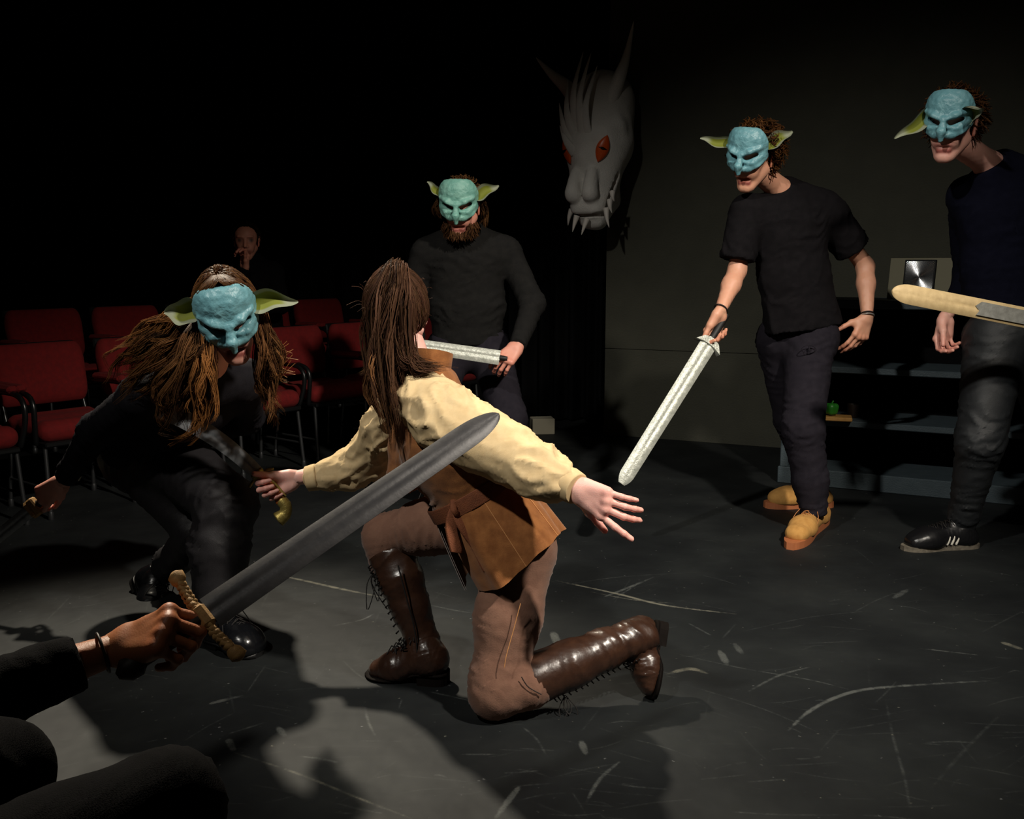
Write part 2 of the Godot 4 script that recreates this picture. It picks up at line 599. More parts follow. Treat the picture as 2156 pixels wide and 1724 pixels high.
# head bones in a head frame: x to its own left ear as seen from the front, y up, z out of the face
func head(b: Blob, c: Vector3, fx: Basis, sc: float, tone: Color, mouth: float, nose := false) -> void:
	b.cell = 0.0042
	b.cmix = 0.0035
	b.col = tone
	var p := func(x: float, y: float, z: float) -> Vector3: return c + fx * (Vector3(x, y, z) * sc)
	b.cap(p.call(0, 0.035, -0.035), p.call(0, 0.04, 0.018), 0.079 * sc, 0.072 * sc, 0.03, fx.x, 0.97)
	b.cap(p.call(0, 0.02, 0.04), p.call(0, -0.045, 0.046), 0.056 * sc, 0.044 * sc, 0.03)
	for s in [-1.0, 1.0]:
		b.cap(p.call(0.049 * s, -0.045, -0.004), p.call(0.019 * s, -0.096 - mouth * 0.3, 0.052), 0.021 * sc, 0.018 * sc, 0.03)
		b.cap(p.call(0.04 * s, -0.005, 0.05), p.call(0.03 * s, -0.04, 0.06), 0.022 * sc, 0.018 * sc, 0.02)
		# outer ear
		b.col = Color(tone.r * 0.98, tone.g * 0.8, tone.b * 0.76)
		b.cap(p.call(0.079 * s, 0.018, -0.022), p.call(0.075 * s, -0.026, -0.008), 0.019 * sc, 0.011 * sc, 0.006, fx.x, 0.5)
		b.carve(p.call(0.094 * s, 0.010, -0.014), p.call(0.088 * s, -0.008, -0.008), 0.011 * sc, 0.007 * sc, 0.006)
		b.col = tone
	b.cap(p.call(-0.006, -0.101 - mouth * 0.35, 0.066), p.call(0.006, -0.101 - mouth * 0.35, 0.066), 0.019 * sc, 0.019 * sc, 0.02)
	# muzzle and lips
	b.cap(p.call(-0.018, -0.048, 0.068), p.call(0.018, -0.048, 0.068), 0.02 * sc, 0.02 * sc, 0.02)
	b.col = lin(176, 92, 84) * Color(tone.g * 2.0, tone.g * 2.0, tone.g * 2.0)
	b.cap(p.call(-0.02, -0.0575, 0.083), p.call(0.02, -0.0575, 0.083), 0.0065 * sc, 0.0065 * sc, 0.006)
	b.cap(p.call(-0.017, -0.072 - mouth * 0.8, 0.079 - mouth * 0.2), p.call(0.017, -0.072 - mouth * 0.8, 0.079 - mouth * 0.2), 0.0078 * sc, 0.0078 * sc, 0.006)
	b.col = Color(0.02, 0.008, 0.006)
	b.carve(p.call(-0.019, -0.064 - mouth * 0.35, 0.094), p.call(0.019, -0.064 - mouth * 0.35, 0.094), (0.0022 + mouth * 0.36) * sc, -1.0, 0.003, fx.z, 1.0 + 9.0 * mouth / 0.03)
	if mouth > 0.005:
		b.cap(p.call(-0.012, -0.064 - mouth * 0.35, 0.066), p.call(0.012, -0.064 - mouth * 0.35, 0.066), 0.008 * sc, 0.008 * sc, 0.002)
	b.col = tone
	if not nose:
		# eye sockets and dark eyes behind the mask's eye holes
		for s in [-1.0, 1.0]:
			b.carve(p.call(0.026 * s, 0.018, 0.104), p.call(0.046 * s, 0.020, 0.096), 0.020 * sc, 0.018 * sc, 0.006)
			b.col = Color(0.03, 0.02, 0.015)
			b.cap(p.call(0.030 * s, 0.018, 0.072), p.call(0.042 * s, 0.018, 0.068), 0.014 * sc, 0.014 * sc, 0.002)
			b.col = tone
	if nose:
		b.cap(p.call(0, 0.012, 0.092), p.call(0, -0.026, 0.108), 0.008 * sc, 0.012 * sc, 0.014)
		for s in [-1.0, 1.0]:
			b.cap(p.call(0.014 * s, -0.03, 0.094), p.call(0.012 * s, -0.031, 0.095), 0.008 * sc, 0.008 * sc, 0.008)
			b.carve(p.call(0.026 * s, 0.012, 0.1), p.call(0.042 * s, 0.012, 0.094), 0.012 * sc, 0.01 * sc, 0.012)
			b.col = Color(0.05, 0.035, 0.03)
			b.cap(p.call(0.03 * s, 0.011, 0.081), p.call(0.034 * s, 0.011, 0.08), 0.011 * sc, 0.011 * sc, 0.002)
			b.col = tone
			b.cap(p.call(0.018 * s, 0.03, 0.094), p.call(0.046 * s, 0.033, 0.086), 0.006 * sc, 0.005 * sc, 0.012)

func face_basis(fwd: Vector3, up: Vector3) -> Basis:
	var z := fwd.normalized()
	var x := up.cross(z).normalized()
	return Basis(x, z.cross(x), z)

# the papier-mache half mask, in the head frame
func mask_blob() -> Blob:
	var b := Blob.new()
	b.cell = 0.0031
	b.rough = 0.0014
	b.rfreq = 42.0
	var X := Vector3.RIGHT
	b.cap(Vector3(0, 0.045, 0.030), Vector3(0, 0.010, 0.030), 0.077, 0.074, 0.03)
	b.cap(Vector3(-0.018, 0.062, 0.045), Vector3(0.018, 0.062, 0.045), 0.062, 0.062, 0.03)
	b.cap(Vector3(0, 0.03, 0.058), Vector3(0, 0.066, 0.054), 0.058, 0.06, 0.03)
	b.cap(Vector3(-0.038, -0.006, 0.058), Vector3(0.038, -0.006, 0.058), 0.040, 0.040, 0.03)
	for s in [-1.0, 1.0]:
		# brow ridge, cheek bag, cheek
		b.cap(Vector3(0.010 * s, 0.022, 0.121), Vector3(0.036 * s, 0.033, 0.116), 0.0105, 0.0105, 0.010)
		b.cap(Vector3(0.036 * s, 0.033, 0.116), Vector3(0.068 * s, 0.046, 0.088), 0.0105, 0.008, 0.010)
		b.cap(Vector3(0.022 * s, -0.008, 0.113), Vector3(0.046 * s, -0.011, 0.104), 0.0095, 0.009, 0.007)
		b.cap(Vector3(0.046 * s, -0.011, 0.104), Vector3(0.070 * s, 0.010, 0.080), 0.009, 0.007, 0.007)
		b.cap(Vector3(0.026 * s, -0.030, 0.098), Vector3(0.055 * s, -0.026, 0.082), 0.020, 0.018, 0.012)
		b.cap(Vector3(0.014 * s, -0.035, 0.115), Vector3(0.018 * s, -0.038, 0.108), 0.0105, 0.009, 0.008)
	# nose, hooked
	b.cap(Vector3(0, 0.018, 0.118), Vector3(0, -0.022, 0.137), 0.0105, 0.0145, 0.010)
	b.cap(Vector3(0, -0.022, 0.137), Vector3(0, -0.050, 0.132), 0.0145, 0.009, 0.008)
	# hollow inside
	b.carve(Vector3(0, 0.043, 0.016), Vector3(0, 0.010, 0.016), 0.079, 0.076, 0.004)
	b.carve(Vector3(-0.018, 0.058, 0.034), Vector3(0.018, 0.058, 0.034), 0.063, 0.063, 0.004)
	b.carve(Vector3(0, 0.02, 0.050), Vector3(0, 0.062, 0.046), 0.058, 0.059, 0.006)
	b.carve(Vector3(-0.04, -0.03, 0.074), Vector3(0.04, -0.03, 0.074), 0.026, 0.026, 0.006)
	b.carve(Vector3(0, -0.03, 0.08), Vector3(0, -0.065, 0.104), 0.018, 0.016, 0.004)
	for s in [-1.0, 1.0]:
		b.carve(Vector3(0.020 * s, 0.0085, 0.11), Vector3(0.054 * s, 0.021, 0.10), 0.0085, 0.0075, 0.006, Vector3(0, 0, 1), 5.0)
	b.cut(Vector3(0, 0, 0.036), Vector3(0, 0.25, -1), 0.002)
	b.cut(Vector3(0, 0.116, 0.06), Vector3(0, 1, -0.25), 0.006)
	b.cut(Vector3(0, -0.046, 0.10), Vector3(0, -1, -0.30), 0.002)
	for s in [-1.0, 1.0]:
		b.cut(Vector3(0.026 * s, -0.048, 0.10), Vector3(0.45 * s, -1, -0.42), 0.003)
	return b

# pointed ear of the mask, a cupped leaf with a pale rim
func mask_ear(parent: Node3D, root: Vector3, dir: Vector3, face: Vector3, length: float, width: float, droop: float, curl: float) -> void:
	var g := Geo.new()
	dir = dir.normalized()
	face = (face - dir * face.dot(dir)).normalized()
	var side := dir.cross(face)
	for layer in 2:
		var rows: Array = []
		var cr: Array = []
		for i in 19:
			var s := i / 18.0
			var w := width * pow(sin(PI * clampf(0.16 + s * 0.84, 0.0, 1.0)), 0.8) * (1.0 - 0.55 * s) + 0.0035
			var row := PackedVector3Array()
			var rc := PackedColorArray()
			for j in 15:
				var t := j / 7.0 - 1.0
				var rim := smoothstep(0.56, 0.72, absf(t))
				var ctr := root + dir * (length * s) - Vector3.UP * (droop * s * s) - face * (curl * s * s)
				var cup := (t * t) * w * 0.85
				row.append(ctr + side * (t * w * (1.0 - 0.12 * t * t)) + face * (cup - (0.0045 if layer == 1 else 0.0)) + side * 0.004 * sin(s * 9.0))
				var inner := Color(0.16, 0.18, 0.012)
				var outer := Color(0.25, 0.27, 0.19)
				var m := maxf(rim, smoothstep(0.62, 0.78, s))
				rc.append(outer if layer == 1 else inner.lerp(outer, m))
			rows.append(row)
			cr.append(rc)
		var s0 := g.C.size()
		g.grid(rows, false, layer == 1)
		var idx := s0
		for rc in cr:
			for q in rc:
				g.C[idx] = q
				idx += 1
	var flipn := g.N[7 * 15 + 7].dot(face) < 0.0
	if flipn: g.flip()
	commit(g, "ear", M.ear, parent)

# ---------------------------------------------------------------- hair
func catmull(c: Array, n: int) -> Array:
	var out: Array = []
	var m := c.size()
	for i in n:
		var t := float(i) / (n - 1) * (m - 1)
		var k := mini(int(t), m - 2)
		var f := t - k
		out.append(c[k].cubic_interpolate(c[k + 1], c[maxi(k - 1, 0)], c[mini(k + 2, m - 1)], f))
	return out

# strands that follow a guide; guide = [[point, spread], ...]
func strands(g: Geo, guide: Array, count: int, r: float, dark: Color, light: Color, wave := 0.006, n := 12, shorten := 0.2, spin := Vector3(1, 1, 1), ends := 0.25) -> void:
	var per := 13
	for q in int(ceil(count / 4.0)):
		# one lock: a bundle of fine hairs that share a path
		var off := Vector3(rng.randfn(0, 0.5), rng.randfn(0, 0.5), rng.randfn(0, 0.5)).limit_length(1.0) * spin
		var cp: Array = []
		for i in guide.size():
			cp.append(guide[i][0] + off * guide[i][1] + Vector3(rng.randfn(), rng.randfn(), rng.randfn()) * guide[i][1] * 0.13)
		var pts := catmull(cp, n)
		var reach := 1.0 - shorten * rng.randf()
		var ph := rng.randf() * TAU
		var tone := rng.randf()
		for m in per:
			var so := Vector3(rng.randfn(), rng.randfn(), rng.randfn()).limit_length(1.7) * 0.0068
			var keep := maxi(4, int(n * reach * rng.randf_range(0.82, 1.0)))
			var rs: Array = []
			var ps: Array = []
			var fl := rng.randfn() * 0.25
			for i in keep:
				var s := float(i) / (keep - 1)
				ps.append(pts[i] + so * (1.0 - 0.55 * s) + Vector3(sin(ph + fl + i * 0.9), cos(ph * 1.7 + i * 0.7), sin(ph * 2.3 + fl + i * 0.8)) * wave * s)
				rs.append(r * 0.36 * (1.0 if s < 1.0 - ends else maxf(0.15, (1.0 - s) / ends)))
			g.col = dark.lerp(light, clampf(tone + rng.randfn() * 0.18, 0.0, 1.0))
			g.tube(ps, rs, 3, 1.0, Vector3.ZERO, false)

# short curls standing on the scalp; keep(local point) says where hair grows
func curls(g: Geo, c: Vector3, fx: Basis, sc: float, count: int, out: float, r: float, dark: Color, light: Color, low := -0.03, front := 0.055, coil := 1.0) -> void:
	for q in count:
		var v := Vector3(rng.randfn(), rng.randfn(), rng.randfn()).normalized()
		if v.z > front / 0.09 * (0.5 + 0.6 * v.y) and v.y < 0.92: continue
		if v.y * 0.1 + 0.035 < low + maxf(0.0, v.z) * 0.1: continue
		var root := Vector3(0, 0.035, -0.012) + v * Vector3(0.075, 0.08, 0.095)
		var side := v.cross(Vector3(rng.randfn(), rng.randfn(), rng.randfn())).normalized()
		var up := v.cross(side)
		var len_ := out * rng.randf_range(0.6, 1.15)
		var ph := rng.randf() * TAU
		var ps: Array = []
		var rs: Array = []
		for i in 8:
			var s := i / 7.0
			var a := ph + s * 5.0 * coil
			var rr := 0.009 * coil * minf(1.0, s * 2.0)
			ps.append(c + fx * ((root + v * (len_ * s) + side * (cos(a) * rr) + up * (sin(a) * rr) + Vector3(0, -0.010 * s * s, -0.012 * s)) * sc))
			rs.append(r * (1.0 - 0.6 * s * s))
		g.col = dark.lerp(light, rng.randf())
		g.tube(ps, rs, 4, 0.7, Vector3.ZERO, false)

# ---------------------------------------------------------------- shoes
# style: boot, derby, sneaker, trainer. heel/toe are the ends of the sole on the ground.
func shoe(parent: Node3D, style: String, heel: Vector3, toe: Vector3, up: Vector3, ankle: Vector3) -> Node3D:
	var z := (toe - heel).normalized()
	up = (up - z * up.dot(z)).normalized()
	var x := up.cross(z)
	var L := (toe - heel).length()
	var P := func(px: float, py: float, pz: float) -> Vector3: return heel + x * px + up * py + z * pz
	var st := {"boot": [0.012, M.boot, M.boot_sole], "derby": [0.014, M.black_leather, M.black_rubber], "sneaker": [0.030, M.wheat, M.gum], "trainer": [0.020, M.trainer, M.trainer_sole]}
	var th: float = st[style][0]
	var rise := 0.024 if style == "boot" else (0.014 if style == "derby" else 0.0)
	var b := Blob.new()
	b.cell = 0.0045
	var k := L / 0.27
	var sl := 0.93 if style == "boot" else 1.0
	b.cap(P.call(0, 0.040 + rise, 0.036), P.call(0, 0.046 + rise, 0.060 * k), 0.033 * sl, 0.034 * sl, 0.03)
	b.cap(P.call(0, 0.040 + rise, 0.050 * k), P.call(0.002, 0.024 + th, L - 0.095 * k), 0.034 * sl, 0.034 * sl, 0.05, x, 1.12)
	b.cap(P.call(0, 0.080 + rise, 0.072 * k), P.call(0, 0.044 + th * 0.5, L - 0.110 * k), 0.028 * sl, 0.026 * sl, 0.05)
	b.cap(P.call(0.001, 0.020 + th, L - 0.105 * k), P.call(0.001, (0.016 if style == "sneaker" else 0.010) + th, L - 0.040 * k), 0.033 * sl, 0.026 * sl, 0.04, x, 1.28)
	if style != "boot":
		b.cap(P.call(-0.015, 0.016 + th, L - 0.052 * k), P.call(0.016, 0.016 + th, L - 0.050 * k), 0.027, 0.027, 0.04)
		b.cap(P.call(-0.012, 0.022 + th, L - 0.085 * k), P.call(0.013, 0.022 + th, L - 0.083 * k), 0.031, 0.031, 0.05)
	if style != "boot":
		b.cap(P.call(0, 0.05, 0.05), P.call(0, 0.092 + rise, 0.052 * k), 0.034, 0.037, 0.02, Vector3.ZERO, 1.0, 1)
		b.cap(P.call(0, 0.07, 0.10 * k), P.call(0, 0.105 + rise, 0.092 * k), 0.022, 0.020, 0.02)
	else:
		b.cap(P.call(0, 0.07, 0.06), ankle, 0.038, 0.036, 0.03)
	b.cut(P.call(0, th * 0.8, 0), -up, 0.003)
	b.famp = 0.0015 if style != "boot" else 0.003
	b.ffreq = 40.0
	blob([b], "shoe_upper" if style != "boot" else "boot_foot", st[style][1], parent)
	# sole
	var prof := [[0.0, 0.016], [0.010, 0.028], [0.035, 0.036], [0.09, 0.0355], [0.13, 0.034], [0.175, 0.043], [0.205, 0.0455], [0.235, 0.040], [0.257, 0.026], [0.268, 0.010]]
	var grow := 0.004 if style in ["sneaker", "trainer"] else 0.003
	var line := PackedVector2Array()
	var fine: Array = []
	for i in 25:
		var t := i / 24.0 * 9.0
		var a := mini(int(t), 8)
		var f := t - a
		var w: float = cubic_interpolate(prof[a][1], prof[a + 1][1], prof[maxi(a - 1, 0)][1], prof[mini(a + 2, 9)][1], f)
		fine.append([lerpf(prof[a][0], prof[a + 1][0], f), w * sl])
	prof = fine
	for q in prof: line.append(Vector2(q[1] + grow, q[0] * k))
	for i in prof.size(): line.append(Vector2(-prof[prof.size() - 1 - i][1] - grow, prof[prof.size() - 1 - i][0] * k))
	var g := Geo.new()
	if rise > 0.0:
		# sole bends from the raised arch to the ground, plus a heel block
		var rows: Array = []
		for q in prof:
			var yy: float = rise * (1.0 - smoothstep(0.08, 0.17, q[0]))
			var hw: float = q[1] + grow
			rows.append(PackedVector3Array([P.call(-hw, yy, q[0] * k), P.call(-hw, yy + th, q[0] * k), P.call(0, yy + th, q[0] * k), P.call(hw, yy + th, q[0] * k), P.call(hw, yy, q[0] * k), P.call(0, yy, q[0] * k)]))
		g.grid(rows, true, true)
		g.flat([rows[0][0], rows[0][1], rows[0][3], rows[0][4]], -z)
		g.flat([rows[24][0], rows[24][1], rows[24][3], rows[24][4]], z)
	else:
		g.slab(line, heel, x, z, up * th)
	var so := commit(g, "sole", st[style][2], parent)
	if rise > 0.0:
		var hg := Geo.new()
		var hl := PackedVector2Array()
		for i in 9: hl.append(Vector2(prof[i][1] + 0.002, prof[i][0] * k))
		hl.append(Vector2(0.034, 0.062 * k))
		hl.append(Vector2(-0.034, 0.062 * k))
		for i in 9: hl.append(Vector2(-prof[8 - i][1] - 0.002, prof[8 - i][0] * k))
		hg.slab(hl, heel, x, z, up * (rise + 0.001))
		commit(hg, "heel", st[style][2], so)
	# laces
	var lg := Geo.new()
	var rows_n := 6
	for i in rows_n:
		var s := float(i) / (rows_n - 1)
		var zz := lerpf(0.10 * k, L - 0.098 * k, s)
		var yy := lerpf(0.117 + rise, 0.083 + th * 0.5, s)
		var off := 0.006 * (1 if i % 2 == 0 else -1)
		lg.tube([P.call(-0.027, yy - 0.014, zz), P.call(-0.014, yy + 0.001, zz + off), P.call(0.0, yy + 0.005, zz), P.call(0.014, yy + 0.001, zz + off), P.call(0.027, yy - 0.014, zz)], [0.0019], 5)
		lg.tube([P.call(-0.022, yy - 0.010, zz), P.call(0.0, yy + 0.007, zz + 0.009), P.call(0.022, yy - 0.010, zz + 0.016)], [0.0018], 5)
	if style in ["sneaker", "derby"]:
		for s in [-1.0, 1.0]:
			lg.tube(catmull([P.call(0, 0.108 + rise, 0.11 * k), P.call(0.022 * s, 0.125 + rise, 0.125 * k), P.call(0.05 * s, 0.09, 0.15 * k), P.call(0.055 * s, 0.055, 0.17 * k)], 9), [0.0017], 5)
	commit(lg, "laces", M.lace_tan if style == "sneaker" else M.lace_dark, parent)
	return so

# ---------------------------------------------------------------- blades
func blade_geo(length: float, w0: float, w1: float, th: float, tip: float, fuller: float, notch := false, bend := 0.0) -> Geo:
	var g := Geo.new()
	var rows: Array = []
	var n := 28
	for i in n + 1:
		var s := float(i) / 16.0 * (1.0 - tip / length) if i <= 16 else 1.0 - tip / length * (1.0 - sin(PI * 0.5 * (i - 16) / 12.0))
		var y := length * s
		var w := lerpf(w0, w1, s)
		var tt := th
		if y > length - tip:
			var f := (y - (length - tip)) / tip
			w *= sqrt(maxf(0.0004, 1.0 - f * f)) if not notch else lerpf(1.0, 0.45, f * f)
			tt = th * (1.0 - 0.5 * f)
		var fu := fuller if y < length * 0.72 else fuller * 0.15
		var cx := bend * s * s
		var row := PackedVector3Array()
		for q in [[-1.0, 0.12], [-0.55, 0.9], [-0.22, 1.0], [-0.14, 1.0 - fu], [0.14, 1.0 - fu], [0.22, 1.0], [0.55, 0.9], [1.0, 0.12], [1.0, -0.12], [0.55, -0.9], [0.22, -1.0], [0.14, -1.0 + fu], [-0.14, -1.0 + fu], [-0.22, -1.0], [-0.55, -0.9], [-1.0, -0.12]]:
			row.append(Vector3(q[0] * w * 0.5 + cx, y, q[1] * tt * 0.5))
		rows.append(row)
	var e0 := PackedVector3Array()
	var e1 := PackedVector3Array()
	for p in rows[0]: e0.append(Vector3(p.x * 0.02, 0, p.z * 0.02))
	var lastc: Vector3 = Vector3(bend, length - (tip * 0.18 if notch else 0.0), 0)
	for p in rows[n]: e1.append(lastc + (p - Vector3(bend, length, 0)) * 0.03)
	rows.push_front(e0)
	rows.push_back(e1)
	g.grid(rows, true)
	if g.N[5 * 16 + 2].z < 0.0: g.flip()
	return g

func aim(o: Node3D, where: Vector3, along: Vector3, face: Vector3) -> void:
	var y := along.normalized()
	var z := (face - y * face.dot(y)).normalized()
	o.transform = Transform3D(Basis(y.cross(z), y, z), where)

# ---------------------------------------------------------------- materials
func make_materials() -> void:
	var lw := {"vertex_color_use_as_albedo": true}
	M.skin = mat(Color.WHITE, 0.5, {"vertex_color_use_as_albedo": true, "subsurf_scatter_enabled": true, "subsurf_scatter_strength": 0.12, "normal_enabled": true, "normal_texture": noise_tex(0.06, 31, true, 4.0), "normal_scale": 0.25, "uv1_triplanar": true, "uv1_scale": Vector3.ONE * 9.0})
	M.hair = mat(Color.WHITE, 0.5, {"vertex_color_use_as_albedo": true, "metallic_specular": 0.15})
	M.hair_under = mat(Color.WHITE, 0.95, {"vertex_color_use_as_albedo": true, "metallic_specular": 0.1})
	M.ear = mat(Color.WHITE, 0.75, {"vertex_color_use_as_albedo": true, "cull_mode": BaseMaterial3D.CULL_DISABLED})
	M.mask = grainy(Color8(86, 138, 150), Color8(122, 172, 180), 0.42, 3.0, 0.55, 0.035, 3)
	M.mask_green = grainy(Color8(92, 150, 138), Color8(136, 184, 170), 0.5, 3.0, 0.55, 0.035, 4)
	M.muslin = grainy(Color8(196, 170, 128), Color8(214, 191, 150), 0.92, 5.0, 0.22, 0.35, 7)
	M.suede = grainy(Color8(116, 72, 42), Color8(162, 108, 64), 0.92, 4.2, 0.16, 0.12, 9, {"rim_enabled": true, "rim": 0.25, "rim_tint": 0.8})
	M.suede_dark = grainy(Color8(100, 54, 30), Color8(128, 72, 40), 0.85, 4.0, 0.4, 0.12, 10)
	M.breeches = grainy(Color8(110, 80, 67), Color8(138, 104, 87), 0.92, 3.0, 0.12, 0.12, 12, {"rim_enabled": true, "rim": 0.2, "rim_tint": 0.7})
	M.boot = grainy(Color8(44, 27, 20), Color8(68, 44, 31), 0.34, 3.6, 0.10, 0.05, 14, {"clearcoat_enabled": true, "clearcoat": 0.35, "clearcoat_roughness": 0.25})
	M.boot_sole = mat(Color8(20, 16, 14), 0.8, {"metallic_specular": 0.2})
	M.black_leather = mat(Color8(16, 17, 20), 0.22)
	M.black_rubber = mat(Color8(18, 18, 19), 0.5)
	M.wheat = grainy(Color8(176, 126, 62), Color8(204, 154, 84), 0.88, 5.0, 0.3, 0.15, 16)
	M.gum = mat(Color8(172, 104, 66), 0.5)
	M.trainer = mat(Color8(20, 20, 22), 0.32)
	M.trainer_sole = grainy(Color8(84, 78, 68), Color8(128, 120, 106), 0.7, 8.0, 0.2, 0.1, 18)
	M.lace_tan = mat(Color8(176, 116, 66), 0.8)
	M.lace_dark = mat(Color8(22, 18, 16), 0.7)
	M.tee = grainy(Color8(20, 19, 21), Color8(27, 25, 27), 0.95, 4.0, 0.3, 0.2, 20)
	M.joggers = grainy(Color8(31, 29, 35), Color8(41, 38, 44), 0.95, 4.0, 0.3, 0.2, 22)
	M.navy = grainy(Color8(13, 14, 25), Color8(19, 20, 33), 0.95, 4.0, 0.3, 0.2, 24)
	M.track = grainy(Color8(20, 23, 26), Color8(28, 31, 34), 0.6, 4.0, 0.2, 0.2, 26)
	M.black_knit = grainy(Color8(26, 26, 26), Color8(34, 33, 32), 0.97, 4.0, 0.5, 0.2, 28)
	M.black_cloth = grainy(Color8(13, 13, 14), Color8(20, 19, 21), 0.9, 4.0, 0.3, 0.2, 29)
	M.satin = grainy(Color8(24, 22, 25), Color8(33, 31, 34), 0.6, 4.0, 0.2, 0.2, 27)
	M.black_shirt = grainy(Color8(27, 26, 30), Color8(37, 36, 40), 0.8, 4.0, 0.3, 0.2, 30)
	M.steel = grainy(Color8(140, 144, 150), Color8(184, 188, 192), 0.42, 6.0, 0.06, 0.05, 32, {"metallic": 0.3})
	M.dark_steel = grainy(Color8(54, 53, 55), Color8(78, 76, 76), 0.45, 4.0, 0.05, 0.05, 33, {"metallic": 0.2})
	M.silver_foam = grainy(Color8(152, 156, 146), Color8(214, 216, 206), 0.42, 7.0, 0.6, 0.03, 34, {"metallic": 0.25})
	M.worn_wood = grainy(Color8(172, 148, 106), Color8(200, 176, 130), 0.6, 5.0, 0.06, 0.06, 36)
	M.silver_paint = grainy(Color8(132, 132, 126), Color8(164, 164, 158), 0.45, 5.0, 0.1, 0.05, 37, {"metallic": 0.4})
	M.brass = grainy(Color8(150, 130, 66), Color8(206, 186, 108), 0.4, 12.0, 0.7, 0.05, 38, {"metallic": 0.6})
	M.rope = grainy(Color8(150, 112, 62), Color8(192, 150, 92), 0.7, 14.0, 0.6, 0.06, 40)
	M.orange_wood = grainy(Color8(150, 76, 30), Color8(196, 112, 52), 0.4, 8.0, 0.3, 0.05, 41)
	M.bone = mat(Color8(206, 204, 178), 0.5)
	M.grip_black = mat(Color8(14, 13, 13), 0.6)
	M.red_cloth = grainy(Color8(96, 4, 5), Color8(120, 7, 7), 0.9, 5.0, 0.3, 0.2, 44)
	M.frame_black = mat(Color8(20, 21, 22), 0.3)
	M.tube_steel = mat(Color8(88, 90, 92), 0.35, {"metallic": 0.8})
	M.flat_grey = grainy(Color8(71, 71, 63), Color8(78, 78, 69), 0.9, 0.7, 0.15, 0.2, 46)
	M.black_wall = mat(Color8(15, 15, 16), 0.95)
	M.drape = mat(Color8(17, 17, 18), 0.97)
	M.shelf_paint = grainy(Color8(60, 72, 78), Color8(70, 82, 88), 0.6, 2.0, 0.2, 0.1, 48)
	M.plaster = grainy(Color8(212, 210, 204), Color8(224, 221, 215), 0.9, 2.0, 0.3, 0.08, 50)
	M.tooth = mat(Color8(214, 208, 200), 0.5)
	M.eye_orange = mat(Color8(214, 84, 20), 0.35)
	M.pupil = mat(Color8(12, 8, 6), 0.3)
	M.olive_card = mat(Color8(112, 108, 86), 0.6)
	M.mirror = mat(Color8(206, 208, 210), 0.2, {"metallic": 1.0})
	M.green = mat(Color8(40, 122, 36), 0.4)
	M.board = grainy(Color8(168, 124, 62), Color8(196, 150, 84), 0.6, 6.0, 0.2, 0.05, 52)
	M.pale_block = mat(Color8(132, 128, 112), 0.9)
	M.bead = mat(Color8(186, 186, 182), 0.3, {"metallic": 0.6})
	M.stripe = mat(Color8(206, 202, 190), 0.6)
	M.stitch = mat(Color8(196, 138, 84), 0.8)
	M.lens = mat(Color8(255, 236, 200), 0.3, {"emission_enabled": true, "emission": Color8(255, 232, 196), "emission_energy_multiplier": 3.0})
	M.dark_wood = mat(Color8(36, 26, 18), 0.5)
	for key in ["tee", "joggers", "navy", "black_knit", "black_cloth", "black_shirt", "black_wall", "drape", "flat_grey", "muslin", "suede", "breeches"]: M[key].metallic_specular = 0.15

# ---------------------------------------------------------------- floor with its scuffs
const FLOOR_O := Vector2(-3.0, -6.2)     # world x,z of the image corner
const FLOOR_S := 6.0

func mark(img: Image, pts: Array, width: float, strength: float, tint := Color(0.32, 0.33, 0.32)) -> void:
	var w: Array = []
	for p in pts: w.append(gnd(p[0], p[1]))
	var n := 2
	for i in w.size() - 1: n += int((w[i + 1] - w[i]).length() / 0.0022)
	var line := catmull(w, n)
	var sz := img.get_width()
	for i in n:
		var p: Vector3 = line[i]
		var s := float(i) / (n - 1)
		var fade := minf(1.0, minf(s, 1.0 - s) * 6.0 + 0.15) * (0.5 + 0.35 * wob.get_noise_2d(i * 0.05, pts[0][0]) + 0.4 * wob.get_noise_2d(i * 0.9, pts[0][1]))
		var c := Vector2((p.x - FLOOR_O.x) / FLOOR_S * sz, (p.z - FLOOR_O.y) / FLOOR_S * sz)
		var r := width / FLOOR_S * sz * 0.5 * clampf(0.35 + 0.5 * minf(s, 1.0 - s) * 5.0 + 0.35 * wob.get_noise_2d(i * 0.12, pts[0][0] * 0.1), 0.25, 1.15)
		for yy in range(int(c.y - r - 1), int(c.y + r + 2)):
			for xx in range(int(c.x - r - 1), int(c.x + r + 2)):
				if xx < 0 or yy < 0 or xx >= sz or yy >= sz: continue
				var d := (Vector2(xx + 0.5, yy + 0.5) - c).length()
				var al := clampf(r + 0.7 - d, 0.0, 1.0) * strength * maxf(fade, 0.0) * (0.75 + 0.5 * wob.get_noise_2d(xx * 9.0, yy * 9.0))
				if al > 0.01:
					var o := img.get_pixel(xx, yy)
					var t := o.lerp(tint, clampf(al, 0.0, 1.0))
					if t.get_luminance() > o.get_luminance(): img.set_pixel(xx, yy, t)

